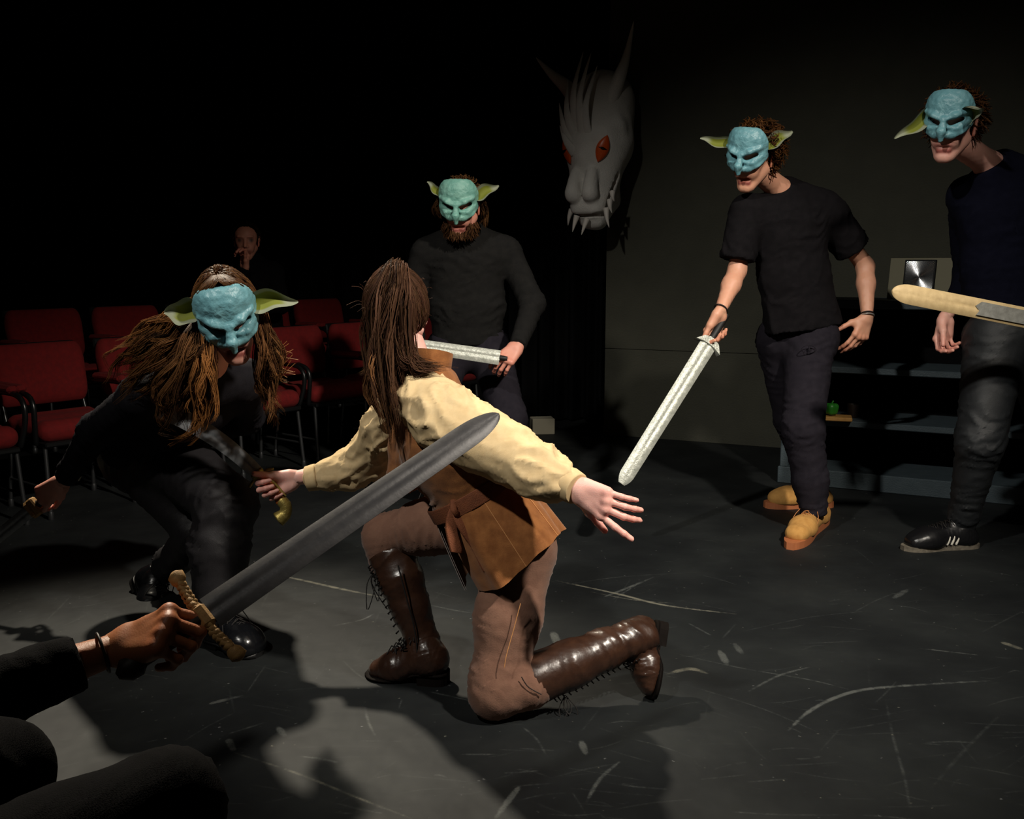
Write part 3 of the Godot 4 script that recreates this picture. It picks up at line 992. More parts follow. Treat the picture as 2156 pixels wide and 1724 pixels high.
func floor_texture() -> ImageTexture:
	var sz := 2048
	var img := Image.create(sz, sz, false, Image.FORMAT_RGB8)
	img.fill(Color8(24, 27, 28))
	# broad worn patches in the paint
	var n := FastNoiseLite.new()
	n.seed = 5
	n.frequency = 0.006
	n.fractal_octaves = 5
	var small := n.get_image(sz, sz)
	var bytes := small.get_data()
	var d := img.get_data()
	for i in sz * sz:
		var v := (bytes[i] - 128) * 0.085
		d[i * 3] = clampi(int(d[i * 3] + v), 0, 255)
		d[i * 3 + 1] = clampi(int(d[i * 3 + 1] + v), 0, 255)
		d[i * 3 + 2] = clampi(int(d[i * 3 + 2] + v * 0.9), 0, 255)
	img = Image.create_from_data(sz, sz, false, Image.FORMAT_RGB8, d)
	var light := Color(0.44, 0.43, 0.38)
	mark(img, [[1170, 1222], [1300, 1250], [1400, 1274], [1552, 1293]], 0.012, 0.95, light)
	mark(img, [[1240, 1245], [1330, 1262], [1420, 1270]], 0.006, 0.6, light)
	mark(img, [[1268, 1258], [1320, 1238], [1378, 1214]], 0.012, 0.5)
	mark(img, [[1290, 1262], [1345, 1228]], 0.006, 0.6)
	mark(img, [[1660, 1538], [1700, 1500], [1760, 1468], [1830, 1450], [1960, 1440], [2085, 1433]], 0.011, 0.9)
	mark(img, [[1235, 1688], [1263, 1640], [1306, 1602]], 0.008, 0.8)
	mark(img, [[1042, 1724], [1073, 1682], [1094, 1655]], 0.013, 0.85)
	mark(img, [[1865, 1472], [1880, 1550], [1905, 1640], [1915, 1700]], 0.006, 0.32)
	mark(img, [[560, 1205], [640, 1222], [720, 1240], [810, 1258]], 0.014, 0.55, light)
	mark(img, [[880, 1268], [960, 1285], [1010, 1292]], 0.008, 0.4)
	mark(img, [[1164, 1330], [1170, 1345], [1178, 1366]], 0.024, 0.5)
	mark(img, [[1514, 1368], [1522, 1382], [1531, 1400]], 0.02, 0.45)
	mark(img, [[1546, 1354], [1562, 1376]], 0.018, 0.3)
	mark(img, [[1224, 1560], [1228, 1572], [1234, 1590]], 0.015, 0.7)
	mark(img, [[440, 1482], [470, 1474], [512, 1464]], 0.014, 0.7)
	mark(img, [[698, 1318], [760, 1305], [790, 1290]], 0.007, 0.6)
	mark(img, [[1575, 1456], [1640, 1422], [1705, 1404]], 0.007, 0.65)
	mark(img, [[905, 1456], [950, 1466], [1005, 1478]], 0.006, 0.6)
	mark(img, [[768, 1488], [776, 1520], [792, 1552]], 0.006, 0.5)
	mark(img, [[1948, 1366], [2060, 1379]], 0.007, 0.7)
	mark(img, [[970, 1588], [1048, 1588]], 0.005, 0.6)
	mark(img, [[632, 1592], [680, 1598], [715, 1606]], 0.007, 0.55)
	mark(img, [[1415, 1374], [1560, 1406], [1700, 1430], [1790, 1452]], 0.005, 0.55)
	mark(img, [[1440, 1440], [1600, 1490], [1720, 1540]], 0.004, 0.4)
	mark(img, [[480, 1580], [620, 1626], [760, 1682], [870, 1724]], 0.006, 0.45, light)
	mark(img, [[1960, 1660], [2030, 1580], [2110, 1500]], 0.008, 0.18)
	mark(img, [[1450, 1312], [1498, 1338]], 0.007, 0.45)
	mark(img, [[1520, 1345], [1550, 1312]], 0.005, 0.35)
	mark(img, [[1100, 1530], [1130, 1556], [1150, 1590]], 0.005, 0.4)
	mark(img, [[1090, 1575], [1170, 1580]], 0.005, 0.45)
	mark(img, [[1170, 1235], [1300, 1215], [1480, 1204]], 0.005, 0.35)
	mark(img, [[1560, 1330], [1700, 1300], [1840, 1285]], 0.004, 0.35)
	mark(img, [[1400, 1420], [1452, 1408], [1490, 1418]], 0.018, 0.4, light)
	mark(img, [[2110, 1352], [2150, 1366]], 0.02, 0.5, light)
	mark(img, [[1880, 1260], [1912, 1240]], 0.02, 0.3)
	mark(img, [[480, 1545], [560, 1520]], 0.006, 0.4)
	mark(img, [[585, 1530], [600, 1550]], 0.016, 0.5)
	mark(img, [[480, 1555], [492, 1580]], 0.016, 0.5)
	var r2 := RandomNumberGenerator.new()
	r2.seed = 77
	for i in 360:
		var u := r2.randf_range(80, 2150)
		var v := r2.randf_range(1130, 1720)
		var a := r2.randf_range(-0.5, 0.6) if r2.randf() < 0.75 else r2.randf_range(-1.6, 1.6)
		var l := r2.randf_range(15, 130) * (v - 500) / 800.0
		mark(img, [[u, v], [u + cos(a) * l * 0.5, v + sin(a) * l * 0.25 + r2.randf_range(-4, 4)], [u + cos(a) * l, v + sin(a) * l * 0.5]], r2.randf_range(0.002, 0.0045), r2.randf_range(0.12, 0.5))
	for i in 4200:
		var px := r2.randi_range(2, sz - 3)
		var py := r2.randi_range(2, sz - 3)
		var c := light if r2.randf() < 0.5 else Color(0.5, 0.5, 0.5)
		var s := pow(r2.randf(), 2.0) * 0.85 + 0.08
		for q in r2.randi_range(1, 3):
			var xx := clampi(px + r2.randi_range(0, 1), 0, sz - 1)
			var yy := clampi(py + r2.randi_range(0, 1), 0, sz - 1)
			img.set_pixel(xx, yy, img.get_pixel(xx, yy).lerp(c, s))
	return ImageTexture.create_from_image(img)

# ---------------------------------------------------------------- the room
func make_setting() -> void:
	var g := Geo.new()
	# floor: the painted stage square with the texture, and the rest of the floor around it, one slab
	var x0 := FLOOR_O.x
	var z0 := FLOOR_O.y
	var q := func(ax: float, az: float, bx: float, bz: float) -> void:
		var s := g.V.size()
		for p in [[ax, az], [bx, az], [bx, bz], [ax, bz]]:
			g.vert(Vector3(p[0], 0, p[1]), Vector3.UP, Vector2((p[0] - x0) / FLOOR_S, (p[1] - z0) / FLOOR_S))
		g.tri(s, s + 1, s + 2)
		g.tri(s, s + 2, s + 3)
	q.call(-6.5, -9.5, 6.5, 2.6)
	g.box(Vector3(0, -0.062, -3.45), Vector3(6.5, 0.06, 6.05), 0.001)
	M.floor_paint = mat(Color.WHITE, 0.68, {"metallic_specular": 0.38, "albedo_texture": floor_texture(), "normal_enabled": true, "normal_texture": noise_tex(0.05, 60, true, 5.0), "normal_scale": 0.12, "uv1_offset": Vector3.ZERO})
	structure(commit(g, "floor", M.floor_paint, self))
	# black box walls
	for w in [["wall_left", Vector3(-6.55, 2.8, -3.45), Vector3(0.05, 2.8, 6.1)], ["wall_right", Vector3(6.55, 2.8, -3.45), Vector3(0.05, 2.8, 6.1)], ["wall_front", Vector3(0, 2.8, 2.65), Vector3(6.6, 2.8, 0.05)], ["wall_rear", Vector3(0, 2.8, -9.55), Vector3(6.6, 2.8, 0.05)]]:
		var wg := Geo.new()
		wg.box(w[1], w[2], 0.002)
		structure(commit(wg, w[0], M.black_wall, self))
	var cg := Geo.new()
	cg.box(Vector3(0, 5.65, -3.45), Vector3(6.6, 0.05, 6.1), 0.002)
	var ceil_ := structure(commit(cg, "ceiling", M.black_wall, self))
	# grey scenic flat on the stage
	var a := gnd(1271, 915)
	var e := (gnd(1640, 943) - a)
	e.y = 0
	e = e.normalized()
	var back := e.cross(Vector3.UP).normalized()
	if back.z > 0: back = -back
	var fg := Geo.new()
	var fb := Basis(e, Vector3.UP, -back)
	# a low board and a tall board with a fine joint between them
	fg.box(a + e * 2.6 + back * 0.04 + Vector3(0, 2.71, 0), Vector3(2.6, 2.11, 0.04), 0.002, fb)
	var flat_ := structure(commit(fg, "wall_back", M.flat_grey, self))
	var lg0 := Geo.new()
	lg0.box(a + e * 2.6 + back * 0.0405 + Vector3(0, 0.2985, 0), Vector3(2.6, 0.2985, 0.04), 0.002, fb)
	commit(lg0, "panel", M.flat_grey, flat_)
	# lamps on the ceiling
	for L in lamps:
		var n := Node3D.new()
		n.name = "spotlight"
		var dir: Vector3 = (L[1] - L[0]).normalized()
		var lg := Geo.new()
		var u := dir.cross(Vector3.RIGHT).normalized()
		var v := dir.cross(u)
		var o: Vector3 = L[0] - dir * 0.03
		lg.loft([[o - dir * 0.36, u * 0.07, v * 0.07], [o - dir * 0.30, u * 0.10, v * 0.10], [o - dir * 0.05, u * 0.10, v * 0.10], [o, u * 0.115, v * 0.115]], 20)
		lg.tube([o - dir * 0.2, o - dir * 0.2 + Vector3(0, 0.35, 0), Vector3(o.x - dir.x * 0.2, 5.6, o.z - dir.z * 0.2)], [0.015], 8)
		var body := commit(lg, "spotlight", M.frame_black, ceil_)
		var le := Geo.new()
		le.loft([[o + dir * 0.001, u * 0.085, v * 0.085], [o + dir * 0.008, u * 0.06, v * 0.06]], 20)
		commit(le, "lens", M.lens, body)
		n.queue_free()

func make_curtains() -> void:
	# black masking drapes behind the seats and beside the flat
	var runs := [[[Vector3(-6.2, 0, -3.2), Vector3(-5.9, 0, -6.2), Vector3(-4.6, 0, -8.0), Vector3(-2.2, 0, -8.4)], "black drape hanging behind the rows of red seats"],
		[[Vector3(-2.25, 0, -8.35), Vector3(-0.9, 0, -7.6), Vector3(0.1, 0, -7.15), Vector3(0.85, 0, -6.95)], "black drape hanging beside the edge of the grey flat"]]
	for r in runs:
		var o := thing("stage_curtain", r[1], "curtain")
		var n := 160
		var line := catmull(r[0], n)
		var g := Geo.new()
		for layer in 2:
			var rows: Array = []
			for y in [0.02, 1.2, 2.6, 4.0, 5.4]:
				var row := PackedVector3Array()
				for i in n:
					var t: Vector3 = (line[mini(i + 1, n - 1)] - line[maxi(i - 1, 0)]).normalized()
					var nn := t.cross(Vector3.UP)
					row.append(line[i] + nn * (0.055 * sin(i * 0.9) + 0.03 * sin(i * 0.37 + y * 0.2) + layer * 0.006) + Vector3(0, y, 0))
				rows.append(row)
			g.grid(rows, false, layer == 1)
		commit(g, "cloth", M.drape, o)

func make_chair() -> Node3D:
	var o := Node3D.new()
	var b := Blob.new()
	b.cell = 0.012
	# seat cushion: a rounded pad
	for s in [-1.0, 1.0]:
		b.cap(Vector3(-0.17, 0.40, 0.15 * s), Vector3(0.17, 0.40, 0.15 * s), 0.048, 0.048, 0.05)
	b.cap(Vector3(-0.17, 0.405, 0), Vector3(0.17, 0.405, 0), 0.05, 0.05, 0.05, Vector3(0, 0, 1), 2.6)
	blob([b], "seat", M.red_cloth, o)
	var k := Blob.new()
	k.cell = 0.012
	for y in [0.53, 0.60, 0.67, 0.725]:
		k.cap(Vector3(-0.185, y, -0.215 - (y - 0.5) * 0.25), Vector3(0.185, y, -0.215 - (y - 0.5) * 0.25), 0.030, 0.030, 0.06, Vector3.UP, 1.7)
	blob([k], "backrest", M.red_cloth, o)
	var sh := Geo.new()
	sh.box(Vector3(0, 0.63, -0.28), Vector3(0.215, 0.155, 0.010), 0.008, Basis(Vector3.RIGHT, -0.25))
	sh.box(Vector3(0, 0.345, 0), Vector3(0.21, 0.012, 0.20), 0.006)
	for s in [-1.0, 1.0]:
		sh.tube([Vector3(0.2 * s, 0.34, -0.18), Vector3(0.2 * s, 0.50, -0.235), Vector3(0.2 * s, 0.74, -0.30)], [0.012], 8)
	commit(sh, "frame", M.frame_black, o)
	for s in [-1.0, 1.0]:
		var ag := Geo.new()
		ag.tube(catmull([Vector3(0.245 * s, 0.575, -0.23), Vector3(0.245 * s, 0.585, 0.02), Vector3(0.245 * s, 0.575, 0.14), Vector3(0.245 * s, 0.53, 0.185), Vector3(0.243 * s, 0.45, 0.18), Vector3(0.23 * s, 0.35, 0.15)], 18), [0.013], 8)
		var arm := commit(ag, "armrest", M.frame_black, o)
		var pad := Geo.new()
		pad.box(Vector3(0.245 * s, 0.603, -0.04), Vector3(0.026, 0.016, 0.13), 0.012)
		commit(pad, "arm_pad", M.red_cloth, arm)
		for f in [-1.0, 1.0]:
			var lg := Geo.new()
			lg.tube([Vector3(0.20 * s, 0.345, 0.17 * f), Vector3(0.205 * s, 0.18, 0.185 * f), Vector3(0.21 * s, 0.03, 0.20 * f)], [0.0105], 8)
			lg.tube([Vector3(0.21 * s, 0.035, 0.20 * f), Vector3(0.21 * s, 0.0, 0.20 * f)], [0.014], 8)
			commit(lg, "leg", M.tube_steel, o)
		var bar := Geo.new()
		bar.tube([Vector3(0.207 * s, 0.14, 0.187), Vector3(0.207 * s, 0.14, -0.187)], [0.007], 6)
		commit(bar, "side_rail", M.tube_steel, o)
	return o

func make_chairs() -> void:
	var proto := make_chair()
	var dir := Vector3(0.62, 0, -0.785)
	var face := Vector3(0.785, 0, 0.62)
	var front := Vector3(-2.14, 0, -4.58)
	var where := ["at the end nearest the camera", "beside the long-haired fighter's sword arm", "behind the long-haired fighter's back", "behind the long-haired fighter's hips", "behind the curved short sword", "between the two fighters", "beside the ponytail", "hidden mostly by the ponytail"]
	protos.append([proto, []])
	for i in 7:
		var p := front + dir * (-0.56 + 0.53 * i)
		protos[0][1].append(["front", p, "red upholstered theatre seat in the front row " + where[i]])
	var rise := 0.12
	var wh2 := ["nearest the dark edge", "above the nearest front-row seats", "above the front-row armrest, faintly lit", "behind the masked fighter's brown hair", "under the watching spectator", "beside the spectator, its red back showing", "at the far end"]
	for i in 6:
		var p := front - face * 0.98 + dir * (-0.05 + 0.53 * i) + Vector3(0, rise, 0)
		protos[0][1].append(["back", p, "red upholstered theatre seat in the raised second row " + wh2[i]])
	# the low riser that the second row stands on
	var g := Geo.new()
	var ctr := front - face * 1.28 + dir * 0.75
	g.box(ctr + Vector3(0, rise * 0.5, 0), Vector3(1.95, rise * 0.5, 0.68), 0.006, Basis(dir, Vector3.UP, face))
	g.box(ctr + face * 0.685 + Vector3(0, rise - 0.01, 0), Vector3(1.95, 0.012, 0.006), 0.002, Basis(dir, Vector3.UP, face))
	var r := commit(g, "seating_riser", M.black_wall, self)
	r.set_meta("label", "low black riser under the second row of red seats")
	r.set_meta("category", "platform")

var protos: Array = []

func place_chairs() -> void:
	var proto: Node3D = protos[0][0]
	for i in protos[0][1].size():
		var d: Array = protos[0][1][i]
		var o: Node3D = proto if i == 0 else proto.duplicate()
		o.name = "theatre_seat" if i == 0 else "theatre_seat_%03d" % i
		add_child(o, true)
		o.position = d[1]
		o.rotation.y = 0.902
		o.set_meta("label", d[2])
		o.set_meta("category", "seat")
		o.set_meta("group", "red theatre seats")

# ---------------------------------------------------------------- the figures
func person(label: String, where: Vector3) -> Node3D:
	var o := thing("person", label, "person")
	o.position = Vector3.ZERO
	return o

# skin body under the clothes, from named joints
func skeleton(j: Dictionary, tone: Color, side: Vector3, arm := 1.0) -> Blob:
	var b := Blob.new()
	b.cell = 0.013
	b.col = tone
	b.cap(j.pelvis, j.chest, 0.07, 0.078, 0.04, side, 1.3)
	b.cap(j.chest, j.neck, 0.08, 0.044, 0.03, side, 1.15)
	b.cap(j.neck, j.skull, 0.048, 0.05, 0.03)
	for s in ["L", "R"]:
		if j.has("sh" + s):
			b.cap(j.chest.lerp(j["sh" + s], 0.6), j["sh" + s], 0.045, 0.045, 0.03)
			b.cap(j["sh" + s], j["el" + s], 0.047 * arm, 0.038 * arm, 0.02)
			b.cap(j["el" + s], j["el" + s].lerp(j["wr" + s], 0.35), 0.039 * arm, 0.040 * arm, 0.02)
			b.cap(j["el" + s].lerp(j["wr" + s], 0.35), j["wr" + s], 0.040 * arm, 0.025 * arm, 0.02)
		if j.has("hp" + s):
			b.cap(j["hp" + s], j["kn" + s], 0.075, 0.05, 0.04)
			b.cap(j["kn" + s], j["an" + s], 0.048, 0.034, 0.02)
			if j.has("to" + s): b.cap(j["an" + s], j["to" + s], 0.03, 0.02, 0.02)
	return b

const GRIP := [[62, 78, 45, 4], [66, 80, 45, 1], [70, 80, 45, -2], [74, 78, 45, -5]]

func band(parent: Node3D, called: String, m: Material, c: Vector3, axis: Vector3, r: float, wide := 0.003, flat_ := 1.2, hint := Vector3.UP) -> void:
	var g := Geo.new()
	var a := axis.normalized()
	var u := (hint - a * hint.dot(a)).normalized()
	var v := a.cross(u)
	var pts: Array = []
	for i in 25: pts.append(c + (u * cos(TAU * i / 24.0) * flat_ + v * sin(TAU * i / 24.0)) * r)
	g.tube(pts, [wide], 6, 1.0, a, false)
	commit(g, called, m, parent)

func masked(o: Node3D, c: Vector3, fx: Basis, sc: float, m: Material, ears: Array) -> void:
	var k := MeshInstance3D.new()
	k.name = "mask"
	k.material_override = m
	k.transform = Transform3D(Basis(fx.x * sc, fx.y * sc, fx.z * sc), c + fx.y * 0.010 * sc)
	o.add_child(k, true)
	k.set_meta("label", "blue-green papier-mache half mask with pointed ears")
	mask_nodes.append(k)
	for e in ears:
		var inv := k.transform.affine_inverse()
		var tip: Vector3 = inv * e[1]
		e[0] = k.transform * Vector3(signf(tip.x) * 0.066, 0.040, 0.046)
		mask_ear(k, inv * e[0], inv.basis * (e[1] - e[0]), inv.basis * e[2], (inv.basis * (e[1] - e[0])).length(), e[3], e[4], e[5])

var mask_nodes: Array = []

# hair close to the scalp, under the loose strands
func underlay(o: Node3D, hc: Vector3, fx: Basis, sc: float, c: Color) -> void:
	var b := Blob.new()
	b.cell = 0.008
	b.col = c
	b.rough = 0.003
	b.cap(hc + fx * Vector3(0, 0.036, -0.038) * sc, hc + fx * Vector3(0, 0.043, 0.012) * sc, 0.0815 * sc, 0.075 * sc, 0.03)
	b.cap(hc + fx * Vector3(0, 0.0, -0.05) * sc, hc + fx * Vector3(0, -0.045, -0.045) * sc, 0.062 * sc, 0.045 * sc, 0.03)
	b.cut(hc + fx * Vector3(0, 0.085, 0.066) * sc, fx * Vector3(0, -0.75, 1.0), 0.004)
	b.cut(hc + fx * Vector3(0, -0.02, 0.0) * sc, fx * Vector3(0, -0.6, 1.0), 0.004)
	blob([b], "hair_underlayer", M.hair_under, o)

func fighter() -> void:
	var o := person("kneeling person in tan suede jerkin, cream blouse and tall brown lace-up boots", Vector3.ZERO)
	var tone := lin(236, 182, 170)
	var j := {}
	j.hpL = at(1090, 1150, 2.29); j.knL = at(1043, 1458, 2.19); j.anL = at(1342, 1340, 2.32)
	j.hpR = at(1035, 1105, 2.38); j.knR = at(806, 1132, 2.52); j.anR = at(888, 1362, 2.42)
	j.pelvis = at(1065, 1110, 2.33); j.chest = at(925, 890, 2.36); j.neck = at(880, 790, 2.38); j.skull = at(842, 690, 2.40)
	j.shL = at(902, 850, 2.27); j.elL = at(1072, 948, 2.2); j.wrL = at(1212, 1028, 2.05)
	j.shR = at(835, 862, 2.5); j.elR = at(765, 978, 2.66)
	var sdir := (at(538, 992, 2.62) - at(585, 1042, 2.62)).normalized()
	var guard := at(543, 998, 2.62)
	j.wrR = grip_wrist(guard - sdir * 0.055, Vector3(-0.9, -0.3, 0.12), sdir, true, 0.95)
	var side: Vector3 = (j.shR - j.shL).normalized()
	var sk := skeleton(j, tone, side, 0.9)
	var hb := Blob.new()
	var fx := face_basis(Vector3(0.06, -0.12, -0.98), Vector3(-0.06, 1, 0))
	head(hb, at(838, 660, 2.40), fx, 0.98, tone, 0.0, true)
	var lh := Blob.new()
	var ld: Vector3 = at(1275, 1066, 2.01) - j.wrL
	hand(lh, j.wrL, ld, Vector3(-0.45, -0.85, -0.15), false, 0.97, [[8, 10, 6, 12], [30, 26, 12, 2], [26, 24, 14, -4], [14, 24, 14, -8]], [40, 30, 5], tone)
	var rh := Blob.new()
	hand(rh, j.wrR, Vector3(-0.9, -0.3, 0.12), sdir, true, 0.95, GRIP, [22, 20, -5], tone)
	blob([sk, hb, lh, rh], "body", M.skin, o)

	# blouse with gathered sleeves
	var s := Blob.new()
	s.cell = 0.008
	s.famp = 0.013
	s.ffreq = -11.0
	s.flow = 15.0
	var cuffL: Vector3 = j.wrL - (j.wrL - j.elL).normalized() * 0.022
	s.path([at(888, 838, 2.30), at(935, 880, 2.24), at(1010, 925, 2.2), at(1075, 958, 2.17), at(1130, 992, 2.11), at(1172, 1012, 2.08)], [0.075, 0.083, 0.078, 0.072, 0.062, 0.044], 0.03)
	s.cap(at(1172, 1012, 2.08), cuffL, 0.046, 0.031, 0.02)
	s.path([at(850, 855, 2.46), at(815, 900, 2.52), at(780, 960, 2.62), at(735, 990, 2.64), at(690, 1000, 2.63)], [0.06, 0.066, 0.064, 0.056, 0.046], 0.03)
	s.cap(at(690, 1000, 2.63), at(660, 1007, 2.625), 0.048, 0.031, 0.02)
	s.cap(at(905, 830, 2.36), at(850, 860, 2.46), 0.075, 0.07, 0.04)
	blob([s], "blouse", M.muslin, o)
	for q in [[j.wrL, (j.wrL - j.elL).normalized(), 0.039, 0.0], [at(648, 1008, 2.622), (j.wrR - j.elR).normalized(), 0.038, 0.0]]:
		var cg := Geo.new()
		var ax: Vector3 = q[1]
		var u := ax.cross(Vector3.UP).normalized()
		var v := ax.cross(u)
		var c0: Vector3 = q[0] - ax * 0.024
		cg.loft([[c0 - ax * 0.008, u * q[2] * 1.02, v * q[2] * 1.05], [c0, u * q[2] * 1.04, v * q[2] * 1.08], [c0 + ax * 0.026, u * q[2] * 0.98, v * q[2] * 1.0], [c0 + ax * 0.028, u * q[2] * 0.88, v * q[2] * 0.9]], 28, 0.02, 9.0)
		commit(cg, "cuff", M.muslin, o)

	# suede jerkin: bodice
	var b := Blob.new()
	b.cell = 0.008
	b.famp = 0.007
	b.ffreq = 8.0
	b.flow = 6.0
	b.cap(at(1000, 1040, 2.335), at(950, 940, 2.345), 0.112, 0.122, 0.05, side, 1.22)
	b.cap(at(950, 940, 2.345), at(900, 840, 2.38), 0.120, 0.088, 0.05, side, 1.35)
	b.cap(at(895, 815, 2.33), at(868, 825, 2.46), 0.05, 0.05, 0.05)
	b.cap(at(885, 790, 2.38), at(902, 815, 2.37), 0.062, 0.07, 0.04)
	# front hanging lower than the back shoulder
	b.cap(at(868, 900, 2.44), at(850, 1000, 2.44), 0.06, 0.05, 0.05)
	blob([b], "jerkin", M.suede, o)
	# stand collar
	var co := Geo.new()
	var nx: Vector3 = (at(905, 740, 2.37) - at(890, 800, 2.38)).normalized()
	var nu := side
	var nv := nx.cross(nu)
	co.loft([[at(893, 805, 2.38), nu * 0.075, nv * 0.08], [at(900, 770, 2.375), nu * 0.066, nv * 0.07], [at(908, 742, 2.37), nu * 0.062, nv * 0.064], [at(908, 745, 2.37), nu * 0.056, nv * 0.058]], 28, 0.0, 1.0, false)
	commit(co, "collar", M.suede, o)
	# skirt of the jerkin, flared, open at the front
	var sg := Geo.new()
	var axis: Vector3 = (at(1075, 1175, 2.32) - at(998, 1035, 2.335)).normalized()
	var front := side.cross(axis).normalized()
	if front.x > 0: front = -front
	var su := axis.cross(front).normalized()
	if su.z < 0: su = -su
	for layer in 2:
		var rows: Array = []
		for i in 15:
			var t := i / 14.0
			var c := at(998, 1032, 2.335).lerp(at(1084, 1174, 2.315), t)
			var ru := lerpf(0.132, 0.178, pow(t, 0.75)) - layer * 0.004
			var rv := lerpf(0.124, 0.148, pow(t, 0.6)) - layer * 0.004
			var row := PackedVector3Array()
			for k in 64:
				# starts and ends at the front opening
				var a := lerpf(0.10, TAU - 0.16, k / 63.0)
				var pleat := 1.0 + 0.05 * t * sin(a * 6.0 + 0.6) + 0.03 * t * sin(a * 13.0) + 0.10 * t * exp(-pow((a - 5.55) / 0.22, 2.0)) - 0.06 * t * exp(-pow((a - 5.2) / 0.15, 2.0))
				var hem := 0.018 * t * cos(a * 2.0 + 1.0)
				row.append(c + (front * cos(a) * rv + su * -sin(a) * ru) * pleat + axis * hem)
			rows.append(row)
		sg.grid(rows, false, layer == 1)
	if sg.N[32].dot(-front) < 0.0: sg.flip()
	commit(sg, "jerkin_skirt", M.suede, o)
	# raised seams down the skirt and bodice
	for a in [5.0, 4.15, 3.35]:
		var st := Geo.new()
		var pts: Array = []
		for i in 15:
			var t := i / 14.0
			var c := at(998, 1032, 2.335).lerp(at(1084, 1174, 2.315), t)
			var ru := lerpf(0.132, 0.178, pow(t, 0.75)) + 0.001
			var rv := lerpf(0.124, 0.148, pow(t, 0.6)) + 0.001
			var pleat := 1.0 + 0.05 * t * sin(a * 6.0 + 0.6) + 0.03 * t * sin(a * 13.0) + 0.10 * t * exp(-pow((a - 5.55) / 0.22, 2.0)) - 0.06 * t * exp(-pow((a - 5.2) / 0.15, 2.0))
			pts.append(c + (front * cos(a) * rv + su * -sin(a) * ru) * pleat + axis * 0.018 * t * cos(a * 2.0 + 1.0))
		st.tube(pts, [0.0012], 5)
		commit(st, "seam", M.stitch, o)
	# belt, its loop and the knot
	var bg := Geo.new()
	var rows2: Array = []
	for i in 4:
		var row := PackedVector3Array()
		for k in 48:
			var a := TAU * k / 48.0
			var e: float = [0.0, 0.003, 0.003, 0.0][i]
			row.append(at(998, 1035, 2.335) + (front * cos(a) * (0.131 + e) + su * -sin(a) * (0.143 + e)) + axis * ([-0.021, -0.018, 0.018, 0.021][i] + 0.006 * cos(a)))
		rows2.append(row)
	bg.grid(rows2, true)
	if bg.N[49].dot(front) < 0.0: bg.flip()
	var belt := commit(bg, "belt", M.suede_dark, o)
	var kn := Geo.new()
	var kp := at(998, 1035, 2.335) + front * 0.128 * cos(5.6) + su * -sin(5.6) * 0.14
	kn.tube(catmull([kp + axis * -0.018 - front * 0.01, kp + front * 0.006 + su * 0.018, kp + axis * 0.02 + su * 0.008, kp + axis * 0.022 - su * 0.012, kp + front * 0.004 - su * 0.016, kp - axis * 0.012], 16), [0.009], 8, 0.6)
	kn.tube(catmull([kp, kp + axis * 0.05 + su * 0.012 + front * 0.006, kp + axis * 0.11 + su * 0.010, kp + axis * 0.175 + su * 0.022 + front * 0.01], 12), [0.010, 0.012, 0.013, 0.013, 0.013, 0.013, 0.013, 0.013, 0.013, 0.012, 0.011, 0.009], 8, 0.35, su)
	kn.tube(catmull([kp, kp + axis * 0.04 + front * 0.03, kp + axis * 0.09 + front * 0.045, kp + axis * 0.10 + front * 0.05], 10), [0.010, 0.014, 0.016, 0.017, 0.017, 0.017, 0.017, 0.016, 0.015, 0.012], 8, 0.3, su)
	commit(kn, "belt_knot", M.suede_dark, belt)
	var lp := Geo.new()
	var la := 4.25
	var lc := at(998, 1035, 2.335) + front * cos(la) * 0.134 + su * -sin(la) * 0.145
	var lo := (front * cos(la) + su * -sin(la)).normalized()
	lp.tube(catmull([lc - axis * 0.03, lc - axis * 0.018 + lo * 0.012, lc + lo * 0.016, lc + axis * 0.018 + lo * 0.012, lc + axis * 0.03], 10), [0.006], 6, 1.6, lo)
	commit(lp, "belt_loop", M.suede_dark, belt)

	# breeches
	var t := Blob.new()
	t.cell = 0.008
	t.famp = 0.0055
	t.ffreq = 26.0
	t.flow = 5.0
	t.cap(at(1085, 1130, 2.27), at(1040, 1110, 2.40), 0.092, 0.09, 0.05)
	t.cap(at(1098, 1165, 2.285), at(1066, 1300, 2.24), 0.092, 0.082, 0.05, Vector3.ZERO, 1.0, 0, 0.5)
	t.cap(at(1072, 1300, 2.24), at(1048, 1430, 2.2), 0.084, 0.070, 0.04, Vector3.ZERO, 1.0, 0, 0.7)
	t.cap(at(1048, 1430, 2.2), at(1040, 1462, 2.19), 0.070, 0.062, 0.03)
	t.cap(at(1043, 1455, 2.19), at(1112, 1440, 2.205), 0.062, 0.060, 0.03)
	t.cap(at(1112, 1440, 2.205), at(1160, 1418, 2.23), 0.058, 0.046, 0.03)
	t.cap(at(1160, 1418, 2.23), j.anL, 0.046, 0.035, 0.03)
	t.cap(at(1040, 1105, 2.38), at(900, 1108, 2.46), 0.088, 0.076, 0.04)
	t.cap(at(900, 1108, 2.46), at(812, 1128, 2.51), 0.076, 0.062, 0.03)
	t.cap(at(808, 1130, 2.51), at(822, 1180, 2.5), 0.058, 0.056, 0.03)
	t.cap(at(822, 1180, 2.5), j.anR, 0.054, 0.032, 0.03)
	t.cut(Vector3(0, 0.002, 0), Vector3.DOWN, 0.01)
	blob([t], "breeches", M.breeches, o)
	# seam and the knee patch edge
	var sm := Geo.new()
	sm.tube(catmull([at(1096, 1270, 2.142), at(1080, 1330, 2.135), at(1066, 1380, 2.122), at(1062, 1405, 2.117)], 10), [0.0012], 5)
	commit(sm, "trouser_seam", M.stitch, o)

